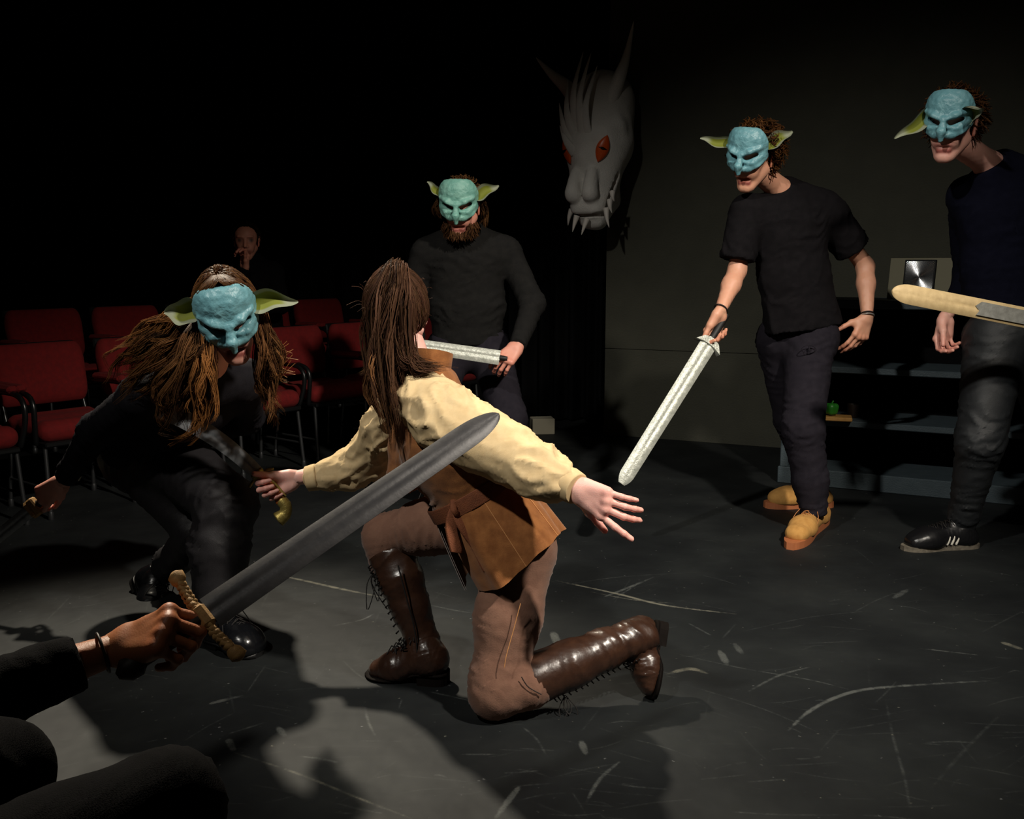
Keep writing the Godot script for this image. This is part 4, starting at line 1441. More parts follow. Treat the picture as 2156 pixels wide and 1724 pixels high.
	# boots
	for side_ in 2:
		var bt := Node3D.new()
		bt.name = "boot"
		o.add_child(bt, true)
		var heel: Vector3
		var toe: Vector3
		var up: Vector3
		var sh := Blob.new()
		sh.cell = 0.007
		sh.famp = 0.004
		sh.ffreq = 14.0
		sh.flow = 8.0
		var ln: Array
		var ln_n: Vector3
		if side_ == 0:
			heel = at(1404, 1312, 2.37); toe = at(1380, 1474, 2.272); up = Vector3(-1, 0.1, 0.05)
			shoe(bt, "boot", heel, toe, up, at(1335, 1343, 2.31))
			sh.path([at(1352, 1340, 2.325), at(1325, 1345, 2.31), at(1270, 1368, 2.28), at(1200, 1398, 2.245)], [0.047, 0.0455, 0.053, 0.062], 0.02)
			sh.cap(at(1200, 1398, 2.245), at(1112, 1434, 2.21), 0.062, 0.069, 0.02, Vector3.ZERO, 1.0, 1, 0.0)
			ln = [at(1345, 1385, 2.29), at(1290, 1412, 2.26), at(1230, 1443, 2.23), at(1172, 1472, 2.20)]
			ln_n = Vector3(0.2, -0.9, 0.3)
		else:
			heel = gnd(944, 1438); toe = gnd(770, 1421); up = Vector3.UP
			shoe(bt, "boot", heel, toe, up, at(893, 1362, 2.41))
			sh.path([at(893, 1385, 2.41), at(890, 1350, 2.42), at(865, 1280, 2.44), at(845, 1220, 2.46)], [0.046, 0.045, 0.054, 0.062], 0.02)
			sh.cap(at(845, 1220, 2.46), at(822, 1160, 2.49), 0.062, 0.067, 0.02, Vector3.ZERO, 1.0, 1)
			ln = [at(852, 1368, 2.38), at(825, 1300, 2.40), at(798, 1235, 2.42), at(780, 1195, 2.44)]
			ln_n = Vector3(-0.9, 0.1, 0.3)
		blob([sh], "boot_shaft", M.boot, bt)
		var lg := Geo.new()
		var lp2 := catmull(ln, 17)
		for i in 17:
			var d: Vector3 = (ln[3] - ln[0]).normalized()
			var w := d.cross(ln_n).normalized()
			lg.tube([lp2[i] - w * 0.018, lp2[i] + ln_n.normalized() * 0.006, lp2[i] + w * 0.018 + d * 0.006], [0.0022], 5)
		var le: Vector3 = lp2[14]
		for q in [[Vector3(0.012, -0.05, 0.02), 0.01], [Vector3(-0.008, -0.065, 0.025), -0.012], [Vector3(0.03, -0.07, 0.01), 0.016]]:
			lg.tube(catmull([le, le + q[0] * 0.5 + Vector3(q[1], 0, 0), le + q[0] * (0.9 if side_ == 0 else 1.5), le + q[0] * 0.5 - Vector3(q[1], 0, 0), le], 14), [0.0015], 5)
		commit(lg, "boot_laces", M.lace_dark, bt)
		var zp := Geo.new()
		if side_ == 1:
			zp.tube(catmull([at(838, 1190, 2.385), at(856, 1260, 2.375), at(872, 1320, 2.37), at(878, 1370, 2.36), at(876, 1410, 2.355)], 14), [0.0022], 5)
		else:
			zp.tube(catmull([at(1140, 1462, 2.14), at(1112, 1446, 2.137), at(1098, 1425, 2.137)], 8), [0.0014], 5)
		commit(zp, "zip", M.lace_dark, bt)

	# hair: drawn up to a high tie, falling as a long ponytail
	var hg := Geo.new()
	var dark := lin(36, 24, 18)
	var light := lin(92, 66, 50)
	var hc := at(838, 660, 2.40)
	var tie := at(836, 574, 2.345)
	for i in 3000:
		var v := Vector3(rng.randfn(), rng.randfn(), rng.randfn()).normalized()
		if v.z > 0.55 and v.y < 0.65: continue
		if v.y < -0.8: continue
		if v.z > -0.05 and absf(v.x) > 0.8 and v.y < 0.2: continue
		var p0: Vector3 = hc + fx * (Vector3(0, 0.024, -0.02) + v * Vector3(0.087, 0.100, 0.108))
		var cp: Array = [p0]
		for k in [0.3, 0.6, 0.85]:
			var m: Vector3 = p0.lerp(tie, k)
			var d: Vector3 = fx.inverse() * (m - hc) - Vector3(0, 0.024, -0.02)
			d = (d / Vector3(0.087, 0.100, 0.108)).normalized() * (1.0 + 0.05 * k)
			cp.append(hc + fx * (Vector3(0, 0.024, -0.02) + d * Vector3(0.087, 0.100, 0.108)))
		cp.append(tie)
		hg.col = dark.lerp(light, rng.randf() * 0.7)
		hg.tube(catmull(cp, 11), [0.0013], 3, 1.0, Vector3.ZERO, false)
	# under layer so that no scalp shows
	var tail := [[tie + Vector3(0, -0.01, -0.015), 0.016], [at(834, 566, 2.325), 0.022], [at(826, 618, 2.288), 0.04], [at(812, 680, 2.285), 0.048], [at(806, 760, 2.275), 0.05], [at(822, 840, 2.255), 0.042], [at(842, 930, 2.25), 0.02]]
	strands(hg, tail, 620, 0.0028, dark, light, 0.003, 16, 0.35)
	var wing := [[at(850, 640, 2.29), 0.025], [at(852, 720, 2.275), 0.032], [at(868, 765, 2.265), 0.026], [at(905, 772, 2.26), 0.016], [at(965, 772, 2.265), 0.012]]
	strands(hg, wing, 200, 0.0026, dark, light, 0.004, 14, 0.3)
	strands(hg, [[at(815, 740, 2.28), 0.03], [at(800, 800, 2.27), 0.04], [at(815, 880, 2.26), 0.02], [at(822, 960, 2.25), 0.012]], 90, 0.0032, dark, lin(132, 92, 60), 0.004, 12, 0.4)
	strands(hg, [[at(790, 740, 2.29), 0.02], [at(775, 775, 2.29), 0.014], [at(752, 790, 2.29), 0.012]], 16, 0.0016, dark, lin(140, 100, 64), 0.003, 10, 0.4)
	# stray wisps
	for i in 34:
		var v := Vector3(rng.randfn(), rng.randf_range(-0.4, 1.0), -absf(rng.randfn()) * 0.6).normalized()
		var p0: Vector3 = hc + fx * (Vector3(0, 0.022, -0.018) + v * Vector3(0.084, 0.1, 0.104))
		var tip: Vector3 = fx * (v * rng.randf_range(0.005, 0.025) + Vector3(rng.randfn(), rng.randfn(), rng.randfn()) * 0.014)
		hg.col = light
		hg.tube(catmull([p0, p0 + tip * 0.4 + Vector3(0, 0.008, 0), p0 + tip], 6), [0.0004, 0.0004, 0.0004, 0.0003, 0.0003, 0.0002], 3, 1.0, Vector3.ZERO, false)
	commit(hg, "hair", M.hair, o)
	var cap_ := Blob.new()
	cap_.cell = 0.009
	cap_.col = dark
	cap_.cap(hc + fx * Vector3(0, 0.03, -0.045), hc + fx * Vector3(0, 0.042, 0.0), 0.0765, 0.0755, 0.03)
	cap_.cap(hc + fx * Vector3(0, 0.0, -0.055), hc + fx * Vector3(0, -0.05, -0.045), 0.062, 0.045, 0.03)
	cap_.cap(at(826, 600, 2.31), at(810, 720, 2.30), 0.03, 0.04, 0.03)
	cap_.cap(at(810, 720, 2.30), at(825, 850, 2.275), 0.038, 0.02, 0.03)
	blob([cap_], "hair_underlayer", M.hair_under, o)

	# the curved short sword in the forward hand
	var kz := thing("short_sword", "curved short sword with brass and wood pistol grip in the kneeling person's hand", "sword")
	aim(kz, guard, sdir, Vector3(0.1, 0.1, 1))
	commit(blade_geo(0.40, 0.042, 0.068, 0.006, 0.10, 0.5, false, -0.11), "blade", M.steel, kz)
	var gg := Geo.new()
	gg.loft([[Vector3(0, -0.014, 0), Vector3(0.017, 0, 0), Vector3(0, 0, 0.013)], [Vector3(0, -0.008, 0), Vector3(0.021, 0, 0), Vector3(0, 0, 0.015)], [Vector3(0, 0.004, 0), Vector3(0.022, 0, 0), Vector3(0, 0, 0.015)], [Vector3(0, 0.010, 0), Vector3(0.02, 0, 0), Vector3(0, 0, 0.012)]], 18)
	gg.tube(catmull([Vector3(-0.045, -0.012, 0), Vector3(-0.02, -0.006, 0), Vector3(0.02, -0.006, 0), Vector3(0.045, -0.02, 0)], 10), [0.004, 0.005, 0.005, 0.005, 0.005, 0.005, 0.005, 0.005, 0.005, 0.004], 7)
	commit(gg, "guard", M.brass, kz)
	var gr := Geo.new()
	gr.tube(catmull([Vector3(0, -0.01, 0), Vector3(0.002, -0.05, 0), Vector3(0.0, -0.085, 0), Vector3(-0.008, -0.11, 0)], 14), [0.0125, 0.014, 0.0145, 0.0145, 0.014, 0.0135, 0.013, 0.013, 0.0135, 0.014, 0.0145, 0.015, 0.015, 0.014], 14)
	commit(gr, "grip", M.orange_wood, kz)
	var pm := Geo.new()
	pm.tube(catmull([Vector3(-0.004, -0.098, 0), Vector3(-0.004, -0.125, 0), Vector3(-0.022, -0.142, 0), Vector3(-0.048, -0.142, 0)], 14), [0.014, 0.0165, 0.018, 0.018, 0.018, 0.018, 0.018, 0.018, 0.019, 0.020, 0.021, 0.022, 0.023, 0.024], 14)
	pm.tube(catmull([Vector3(0.0155, -0.015, 0), Vector3(0.0175, -0.06, 0), Vector3(0.0145, -0.105, 0)], 8), [0.0045], 6)
	commit(pm, "pommel", M.brass, kz)

func long_haired() -> void:
	var o := person("lunging masked person with long brown hair, black clothes and black leather shoes", Vector3.ZERO)
	var tone := lin(222, 160, 142)
	var j := {}
	j.pelvis = at(315, 935, 3.0); j.chest = at(395, 830, 2.78); j.neck = at(438, 765, 2.62); j.skull = at(465, 700, 2.55)
	j.shR = at(300, 835, 2.62); j.elR = at(205, 905, 2.80); 
	var sdir := (at(70, 1070, 2.93) - at(156, 1000, 2.93)).normalized()
	j.wrR = grip_wrist(at(72, 1068, 2.93) - sdir * 0.062, Vector3(-0.72, -0.58, 0.15), Vector3(0.62, -0.72, 0.1), true, 0.98)
	j.shL = at(515, 800, 2.74); j.elL = at(520, 880, 3.02); j.wrL = at(410, 930, 3.2)
	j.hpR = at(285, 965, 3.02); j.knR = at(425, 1120, 2.86); j.anR = at(345, 1205, 3.10)
	j.hpL = at(355, 955, 2.94); j.knL = at(478, 1062, 2.70); j.anL = at(470, 1320, 2.66)
	var side: Vector3 = (j.shL - j.shR).normalized()
	var sk := skeleton(j, tone, side)
	var hb := Blob.new()
	var hc := at(480, 664, 2.5)
	var fx := face_basis(Vector3(0.30, -0.42, 0.85), Vector3(-0.16, 1, 0.1))
	head(hb, hc, fx, 0.98, tone, 0.016)
	var rh := Blob.new()
	hand(rh, j.wrR, Vector3(-0.72, -0.58, 0.15), Vector3(0.62, -0.72, 0.1), true, 0.98, [[45, 50, 30, 4], [62, 80, 45, 1], [68, 80, 45, -2], [72, 78, 45, -5]], [15, 45, 10], tone)
	var lh := Blob.new()
	hand(lh, j.wrL, Vector3(-0.3, -0.8, 0.1), Vector3(0.3, 0.1, 0.9), false, 0.95, GRIP, [20, 30, 10], tone)
	blob([sk, hb, rh, lh], "body", M.skin, o)
	var s := Blob.new()
	s.cell = 0.011
	s.famp = 0.008
	s.ffreq = 34.0
	s.flow = 6.0
	s.cap(at(312, 930, 2.99), at(395, 832, 2.78), 0.12, 0.125, 0.05, side, 1.3, 0, 0.4)
	s.cap(at(395, 832, 2.78), at(430, 780, 2.66), 0.12, 0.075, 0.05, side, 1.25, 0, 0.3)
	s.cap(j.shR, j.shL, 0.065, 0.065, 0.04, Vector3.ZERO, 1.0, 0, 0.3)
	s.cap(j.shR, j.elR, 0.062, 0.053, 0.03)
	s.cap(j.elR, j.elR.lerp(j.wrR, 0.92), 0.052, 0.037, 0.03, Vector3.ZERO, 1.0, 1)
	s.cap(j.shL, j.elL, 0.06, 0.05, 0.03)
	s.cap(j.elL, j.elL.lerp(j.wrL, 0.92), 0.05, 0.038, 0.03, Vector3.ZERO, 1.0, 1)
	blob([s], "top", M.black_shirt, o)
	var t := Blob.new()
	t.cell = 0.012
	t.famp = 0.010
	t.ffreq = 16.0
	t.flow = 6.0
	t.cap(at(285, 950, 3.02), at(352, 945, 2.95), 0.118, 0.118, 0.05)
	t.cap(j.hpR, j.knR, 0.102, 0.072, 0.05)
	t.cap(j.knR, at(352, 1195, 3.08), 0.070, 0.060, 0.04, Vector3.ZERO, 1.0, 1)
	t.cap(j.hpL, j.knL, 0.110, 0.088, 0.05)
	t.cap(j.knL, at(462, 1150, 2.68), 0.086, 0.086, 0.04)
	t.cap(at(462, 1150, 2.68), at(462, 1272, 2.66), 0.086, 0.080, 0.04, Vector3.ZERO, 1.0, 1)
	blob([t], "trousers", M.satin, o)
	var s1 := Node3D.new()
	s1.name = "shoe"
	o.add_child(s1, true)
	shoe(s1, "derby", gnd(440, 1352), gnd(546, 1384), Vector3.UP, j.anL)
	var s2 := Node3D.new()
	s2.name = "shoe"
	o.add_child(s2, true)
	shoe(s2, "derby", at(285, 1222, 3.14), at(318, 1322, 3.0), Vector3(0.85, 0.35, 0.3), j.anR)
	masked(o, hc, fx, 1.0, M.mask, [
		[at(420, 668, 2.44), at(352, 652, 2.44), Vector3(0.35, 0, 1), 0.046, 0.01, -0.02],
		[at(538, 655, 2.44), at(622, 610, 2.46), Vector3(-0.35, -0.15, 1), 0.040, 0.035, 0.0]])
	var g := Geo.new()
	var dark := lin(38, 25, 18)
	var light := lin(134, 90, 50)
	# crown
	for i in 1500:
		var v := Vector3(rng.randfn(), rng.randfn(), rng.randfn()).normalized()
		if v.z > 0.62 or (v.z > 0.3 and v.y < 0.55): continue
		if v.y < -0.2: continue
		var p0: Vector3 = hc + fx * (Vector3(0, 0.035, -0.012) + Vector3(v.x * 0.2, 0.98, v.z * 0.5).normalized() * Vector3(0.085, 0.092, 0.103))
		var sx := 1.0 if v.x > 0 else -1.0
		var p1: Vector3 = hc + fx * (Vector3(0, 0.035, -0.012) + Vector3(v.x, absf(v.y) * 0.6 + 0.3, v.z).normalized() * Vector3(0.088, 0.094, 0.106))
		var p2: Vector3 = hc + fx * Vector3(sx * (0.088 + rng.randf() * 0.01), -0.02 - rng.randf() * 0.04, -0.03 + v.z * 0.05)
		g.col = dark.lerp(light, rng.randf() * 0.25)
		g.tube(catmull([p0, p1, p2], 9), [0.0019], 3, 1.0, Vector3.ZERO, false)
	for i in 500:
		var x := rng.randf_range(-0.062, 0.062)
		var sx := 1.0 if x > 0 else -1.0
		var p0: Vector3 = hc + fx * Vector3(x * 0.25, 0.137, 0.02 + rng.randf() * 0.04)
		var p1: Vector3 = hc + fx * Vector3(x * 0.8 + sx * 0.01, 0.136 - absf(x) * 0.28, 0.070 - absf(x) * 0.2 + rng.randf() * 0.016)
		var p2: Vector3 = hc + fx * Vector3(sx * 0.082, 0.06 - rng.randf() * 0.03, 0.032)
		var p3: Vector3 = hc + fx * Vector3(sx * 0.092, -0.01, 0.02)
		g.col = dark.lerp(light, rng.randf() * 0.3)
		g.tube(catmull([p0, p1, p2, p3], 10), [0.0014], 3, 1.0, Vector3.ZERO, false)
	var flows := [
		[[[at(412, 640, 2.53), 0.02], [at(372, 680, 2.50), 0.035], [at(310, 715, 2.50), 0.04], [at(265, 760, 2.52), 0.045], [at(245, 810, 2.55), 0.035]], 130, light],
		[[[at(415, 660, 2.52), 0.02], [at(385, 715, 2.47), 0.035], [at(330, 760, 2.48), 0.05], [at(280, 800, 2.52), 0.05], [at(262, 850, 2.56), 0.03]], 130, lin(110, 74, 44)],
		[[[at(425, 680, 2.48), 0.02], [at(405, 740, 2.42), 0.035], [at(370, 810, 2.42), 0.05], [at(355, 870, 2.46), 0.045], [at(400, 925, 2.48), 0.02]], 150, lin(116, 80, 50)],
		[[[at(432, 690, 2.46), 0.016], [at(432, 760, 2.41), 0.025], [at(428, 830, 2.42), 0.03], [at(415, 900, 2.45), 0.025], [at(370, 938, 2.48), 0.018]], 120, lin(172, 116, 66)],
		[[[at(540, 660, 2.50), 0.015], [at(556, 730, 2.47), 0.02], [at(560, 800, 2.50), 0.025], [at(572, 860, 2.52), 0.02], [at(592, 908, 2.52), 0.016]], 70, lin(120, 82, 52)],
		[[[at(545, 670, 2.5), 0.012], [at(572, 730, 2.48), 0.02], [at(582, 780, 2.5), 0.02], [at(590, 810, 2.52), 0.02]], 40, lin(140, 96, 58)],
		[[[at(445, 700, 2.60), 0.03], [at(400, 770, 2.60), 0.05], [at(350, 840, 2.64), 0.05], [at(340, 890, 2.66), 0.03]], 90, dark]]
	underlay(o, hc, fx, 0.98, dark)
	for f in flows:
		strands(g, f[0], int(f[1] * 1.5), 0.0030, dark, f[2], 0.014, 18, 0.45)
	for i in 24:
		var a := at(560 + rng.randf() * 25, 720 + rng.randf() * 60, 2.5)
		g.col = light
		g.tube(catmull([a, a + Vector3(0.02, -0.02, 0), a + Vector3(rng.randf_range(0.03, 0.07), rng.randf_range(-0.03, 0.02), 0.01)], 7), [0.0008], 3, 1.0, Vector3.ZERO, false)
	commit(g, "hair", M.hair, o)
	# sword in the trailing hand
	var w := thing("sword", "gilt-guarded steel sword trailing low from the long-haired masked person's hand", "sword")
	aim(w, at(72, 1068, 2.93), sdir, Vector3(0.2, 0.2, 1))
	commit(blade_geo(0.62, 0.045, 0.034, 0.008, 0.10, 0.5), "blade", M.steel, w)
	var gg := Geo.new()
	gg.box(Vector3(0, -0.006, 0), Vector3(0.032, 0.012, 0.017), 0.005)
	gg.box(Vector3(0, 0.012, 0), Vector3(0.026, 0.008, 0.019), 0.004)
	gg.box(Vector3(0.022, 0.004, 0), Vector3(0.010, 0.018, 0.013), 0.005)
	gg.box(Vector3(-0.022, 0.004, 0), Vector3(0.010, 0.018, 0.013), 0.005)
	commit(gg, "guard", M.rope, w)
	var gr := Geo.new()
	gr.tube([Vector3(0, -0.01, 0), Vector3(0, -0.08, 0), Vector3(0, -0.16, 0)], [0.013, 0.0145, 0.012], 12)
	for i in 9: gr.tube([Vector3(0.0145, -0.018 - i * 0.012, 0), Vector3(0, -0.018 - i * 0.012, 0.0145), Vector3(-0.0145, -0.018 - i * 0.012, 0)], [0.002], 5)
	commit(gr, "grip", M.grip_black, w)
	var pb := Geo.new()
	pb.loft([[Vector3(0, -0.15, 0), Vector3(0.010, 0, 0), Vector3(0, 0, 0.010)], [Vector3(0, -0.165, 0), Vector3(0.022, 0, 0), Vector3(0, 0, 0.018)], [Vector3(0, -0.182, 0), Vector3(0.026, 0, 0), Vector3(0, 0, 0.021)], [Vector3(0, -0.198, 0), Vector3(0.019, 0, 0), Vector3(0, 0, 0.016)], [Vector3(0, -0.208, 0), Vector3(0.006, 0, 0), Vector3(0, 0, 0.006)]], 16)
	commit(pb, "pommel", M.bone, w)

func bearded() -> void:
	var o := person("bearded masked person in a black sweater, half crouching before the black drape", Vector3.ZERO)
	var tone := lin(214, 148, 128)
	var j := {}
	j.pelvis = at(985, 725, 4.32); j.chest = at(982, 570, 4.28); j.neck = at(978, 492, 4.26); j.skull = at(972, 455, 4.2)
	j.shL = at(1070, 522, 4.3); j.elL = at(1122, 640, 4.24); j.wrL = at(1090, 728, 4.02)
	j.shR = at(893, 525, 4.3); j.elR = at(862, 640, 4.3); j.wrR = at(880, 735, 4.05)
	j.hpL = at(1030, 735, 4.32); j.knL = at(1072, 880, 4.12); j.anL = at(1096, 1030, 4.3)
	j.hpR = at(945, 735, 4.32); j.knR = at(915, 885, 4.12); j.anR = at(915, 1030, 4.3)
	j.toL = gnd(1105, 1085); j.toR = gnd(900, 1085)
	var side := Vector3(1, 0, 0.02)
	var sk := skeleton(j, tone, side)
	var hb := Blob.new()
	var hc := at(971, 436, 4.16)
	var fx := face_basis(Vector3(-0.12, -0.24, 0.95), Vector3(0.0, 1, 0.1))
	head(hb, hc, fx, 1.06, tone, 0.012)
	var lh := Blob.new()
	hand(lh, j.wrL, Vector3(-0.62, -0.55, 0.45), Vector3(-0.75, 0.5, -0.2), false, 1.08, [[38, 40, 20, 8], [42, 38, 20, 2], [40, 36, 20, -4], [36, 36, 20, -9]], [30, 50, 10], tone)
	var rh := Blob.new()
	hand(rh, j.wrR, Vector3(0.2, -0.8, 0.4), Vector3(0.8, 0.1, 0.3), true, 1.05, GRIP, [25, 40, 10], tone)
	blob([sk, hb, lh, rh], "body", M.skin, o)
	var s := Blob.new()
	s.cell = 0.012
	s.famp = 0.009
	s.ffreq = 18.0
	s.flow = 5.0
	s.cap(at(982, 640, 4.3), at(984, 722, 4.31), 0.12, 0.115, 0.04, side, 1.45, 1, 1.2)
	s.cap(at(982, 640, 4.3), at(982, 545, 4.28), 0.12, 0.125, 0.04, side, 1.45, 0, 0.8)
	s.cap(at(908, 538, 4.3), at(1056, 535, 4.3), 0.076, 0.076, 0.06, Vector3.ZERO, 1.0, 0, 0.2)
	for q in [915, 1050]: s.cap(at(978, 490, 4.27), at(q, 528, 4.3), 0.06, 0.07, 0.05, Vector3.ZERO, 1.0, 0, 0.2)
	s.cap(at(980, 520, 4.28), at(978, 484, 4.26), 0.085, 0.06, 0.05, Vector3.ZERO, 1.0, 0, 0.2)
	for q in ["L", "R"]:
		s.cap(j["sh" + q] + Vector3(0, -0.02, 0), j["el" + q], 0.066, 0.056, 0.03)
		s.cap(j["el" + q], j["wr" + q], 0.056, 0.040, 0.03, Vector3.ZERO, 1.0, 1)
	blob([s], "sweater", M.black_knit, o)
	var t := Blob.new()
	t.cell = 0.013
	t.famp = 0.007
	t.ffreq = 14.0
	t.cap(at(955, 735, 4.32), at(1020, 735, 4.32), 0.115, 0.115, 0.05)
	for q in ["L", "R"]:
		t.cap(j["hp" + q], j["kn" + q], 0.105, 0.08, 0.04)
		t.cap(j["kn" + q], j["an" + q], 0.08, 0.062, 0.03, Vector3.ZERO, 1.0, 1)
	blob([t], "trousers", M.joggers, o)
	for q in [[1105, 1096, 1100, 1055], [900, 1096, 918, 1055]]:
		var sh := Node3D.new()
		sh.name = "shoe"
		o.add_child(sh, true)
		shoe(sh, "derby", gnd(q[2], q[3]), gnd(q[0], q[1]) + Vector3(0, 0, 0.08), Vector3.UP, j.anL)
	masked(o, hc, fx, 1.08, M.mask_green, [
		[at(934, 402, 4.08), at(899, 383, 4.1), Vector3(0.3, 0, 1), 0.024, 0.0, 0.0],
		[at(1012, 408, 4.08), at(1050, 390, 4.1), Vector3(-0.3, 0, 1), 0.036, 0.0, 0.0]])
	var g := Geo.new()
	curls(g, hc, fx, 1.06, 700, 0.03, 0.0045, lin(36, 24, 16), lin(96, 66, 40), -0.045, 0.05, 0.8)
	strands(g, [[hc + fx * Vector3(-0.09, 0.03, -0.02), 0.012], [hc + fx * Vector3(-0.115, -0.01, -0.01), 0.016], [hc + fx * Vector3(-0.10, -0.055, 0.0), 0.016]], 60, 0.0036, lin(36, 24, 16), lin(96, 66, 40), 0.008, 10)
	strands(g, [[hc + fx * Vector3(0.09, 0.04, -0.02), 0.012], [hc + fx * Vector3(0.112, -0.02, 0.0), 0.018], [hc + fx * Vector3(0.098, -0.08, 0.01), 0.018]], 60, 0.0036, lin(36, 24, 16), lin(96, 66, 40), 0.008, 10)
	commit(g, "hair", M.hair, o)
	var bd := Geo.new()
	for i in 420:
		var a := rng.randf_range(-1.5, 1.5)
		var y := rng.randf_range(-0.105, -0.055 if absf(a) > 0.5 else -0.088)
		var rr := 0.062 + (0.1 + y) * 0.25
		var p0: Vector3 = hc + fx * (Vector3(sin(a) * rr, y, 0.022 + cos(a) * 0.058) * 1.06)
		var d: Vector3 = fx * Vector3(sin(a) * 0.012, -0.024, cos(a) * 0.012) + Vector3(rng.randfn(), rng.randfn(), rng.randfn()) * 0.005
		bd.col = lin(44, 30, 20).lerp(lin(92, 62, 40), rng.randf())
		bd.tube(catmull([p0, p0 + d * 0.5 + fx.z * 0.003, p0 + d], 5), [0.0028, 0.003, 0.0026, 0.002, 0.0008], 4, 0.7, Vector3.ZERO, false)
	commit(bd, "beard", M.hair, o)
	underlay(o, hc, fx, 1.06, lin(36, 24, 16))
	var w := thing("sword", "silver foam sword held level across the bearded masked person's waist", "sword")
	aim(w, at(1052, 753, 3.965), at(800, 716, 3.98) - at(1052, 753, 3.965), Vector3(0, 0.25, 1))
	commit(blade_geo(0.60, 0.066, 0.056, 0.016, 0.08, 0.5), "blade", M.silver_foam, w)
	var gr := Geo.new()
	gr.tube([Vector3(0, 0.0, 0), Vector3(0, -0.02, 0), Vector3(0, -0.035, 0)], [0.012, 0.012, 0.01], 12)
	commit(gr, "grip", M.grip_black, w)

func tee_wearer() -> void:
	var o := person("masked person in black T-shirt and joggers with wheat-coloured sneakers", Vector3.ZERO)
	var tone := lin(212, 156, 128)
	var j := {}
	j.pelvis = at(1672, 705, 4.0); j.chest = at(1660, 500, 3.98); j.neck = at(1642, 400, 3.96); j.skull = at(1600, 362, 3.9)
	j.shR = at(1572, 448, 3.92); j.elR = at(1552, 570, 3.9)
	var sdir := (at(1325, 996, 3.5) - at(1497, 720, 3.74)).normalized()
	j.wrR = grip_wrist(at(1493, 722, 3.74) - sdir * 0.06, Vector3(-0.35, -0.9, -0.1), Vector3(-0.8, 0.3, 0.5), true, 1.06)
	j.shL = at(1745, 455, 4.05); j.elL = at(1822, 560, 4.08); j.wrL = at(1826, 668, 3.98)
	j.hpR = at(1640, 720, 4.05); j.knR = at(1668, 880, 4.12); j.anR = at(1712, 1032, 4.26)
	j.hpL = at(1705, 722, 3.96); j.knL = at(1690, 900, 3.82); j.anL = at(1712, 1078, 3.82)
	j.toR = gnd(1640, 1070) + Vector3(0, 0.04, 0); j.toL = gnd(1680, 1135) + Vector3(0, 0.04, 0)
	var side := Vector3(0.95, 0, -0.3)
	var sk := skeleton(j, tone, side)
	var hb := Blob.new()
	var hc := at(1586, 332, 3.86)
	var fx := face_basis(Vector3(-0.60, -0.24, 0.74), Vector3(0.08, 1, 0.1))
	head(hb, hc, fx, 1.06, tone, 0.014)
	var rh := Blob.new()
	hand(rh, j.wrR, Vector3(-0.35, -0.9, -0.1), Vector3(-0.8, 0.3, 0.5), true, 1.06, [[35, 60, 40, 2], [52, 80, 45, 1], [60, 84, 45, -2], [66, 84, 45, -5]], [14, 6, 4], tone)
	var lh := Blob.new()
	hand(lh, j.wrL, Vector3(-0.38, -0.9, 0.15), Vector3(-0.85, 0.3, 0.35), false, 1.06, [[22, 20, 12, 4], [26, 22, 12, 1], [30, 26, 12, -2], [34, 28, 12, -6]], [48, 14, 8], tone)
	blob([sk, hb, rh, lh], "body", M.skin, o)
	var s := Blob.new()
	s.cell = 0.010
	s.famp = 0.010
	s.ffreq = 7.0
	s.flow = 7.0
	s.cap(at(1672, 580, 3.98), at(1692, 690, 3.99), 0.118, 0.138, 0.04, side, 1.34, 1, 1.3)
	s.cap(at(1656, 402, 3.99), at(1728, 436, 4.03), 0.062, 0.078, 0.05, Vector3.ZERO, 1.0, 0, 0.2)
	s.cap(at(1672, 580, 3.98), at(1660, 480, 3.98), 0.118, 0.128, 0.04, side, 1.36, 0, 1.0)
	s.cap(at(1585, 448, 3.94), at(1738, 458, 4.04), 0.082, 0.086, 0.06, Vector3.ZERO, 1.0, 0, 0.3)
	s.cap(at(1650, 445, 3.975), at(1637, 408, 3.955), 0.095, 0.068, 0.05, Vector3.ZERO, 1.0, 1, 0.2)
	s.cap(j.shR, at(1552, 548, 3.9), 0.078, 0.076, 0.03, Vector3.ZERO, 1.0, 1)
	s.cap(j.shL, at(1796, 526, 4.07), 0.084, 0.080, 0.03, Vector3.ZERO, 1.0, 1)
	blob([s], "t_shirt", M.tee, o)
	var t := Blob.new()
	t.cell = 0.010
	t.famp = 0.008
	t.ffreq = 17.0
	t.flow = 5.0
	t.cap(at(1650, 708, 4.03), at(1714, 708, 3.97), 0.108, 0.108, 0.05, Vector3.ZERO, 1.0, 0, 0.5)
	t.cap(j.hpR, j.knR, 0.100, 0.080, 0.04)
	t.cap(j.knR, j.anR, 0.080, 0.058, 0.03)
	t.cap(j.hpL, j.knL, 0.106, 0.088, 0.04)
	t.cap(j.knL, at(1706, 1010, 3.82), 0.088, 0.074, 0.03)
	t.cap(at(1706, 1010, 3.82), at(1714, 1086, 3.81), 0.076, 0.056, 0.03, Vector3.ZERO, 1.0, 1)
	blob([t], "joggers", M.joggers, o)
	# tone-on-tone stitched emblem on the thigh: a ring with a short bar
	var em := Geo.new()
	var ec := at(1702, 735, 3.835)
	var ring: Array = []
	for i in 17: ring.append(ec + Vector3(cos(TAU * i / 16.0) * 0.032, sin(TAU * i / 16.0) * 0.017, -0.004 * cos(TAU * i / 16.0)))
	em.tube(ring, [0.002], 5, 1.0, Vector3.ZERO, false)
	em.tube([ec + Vector3(0.004, 0.013, 0.002), ec + Vector3(0.002, -0.012, 0.002)], [0.004], 5)
	commit(em, "emblem", M.joggers, o)
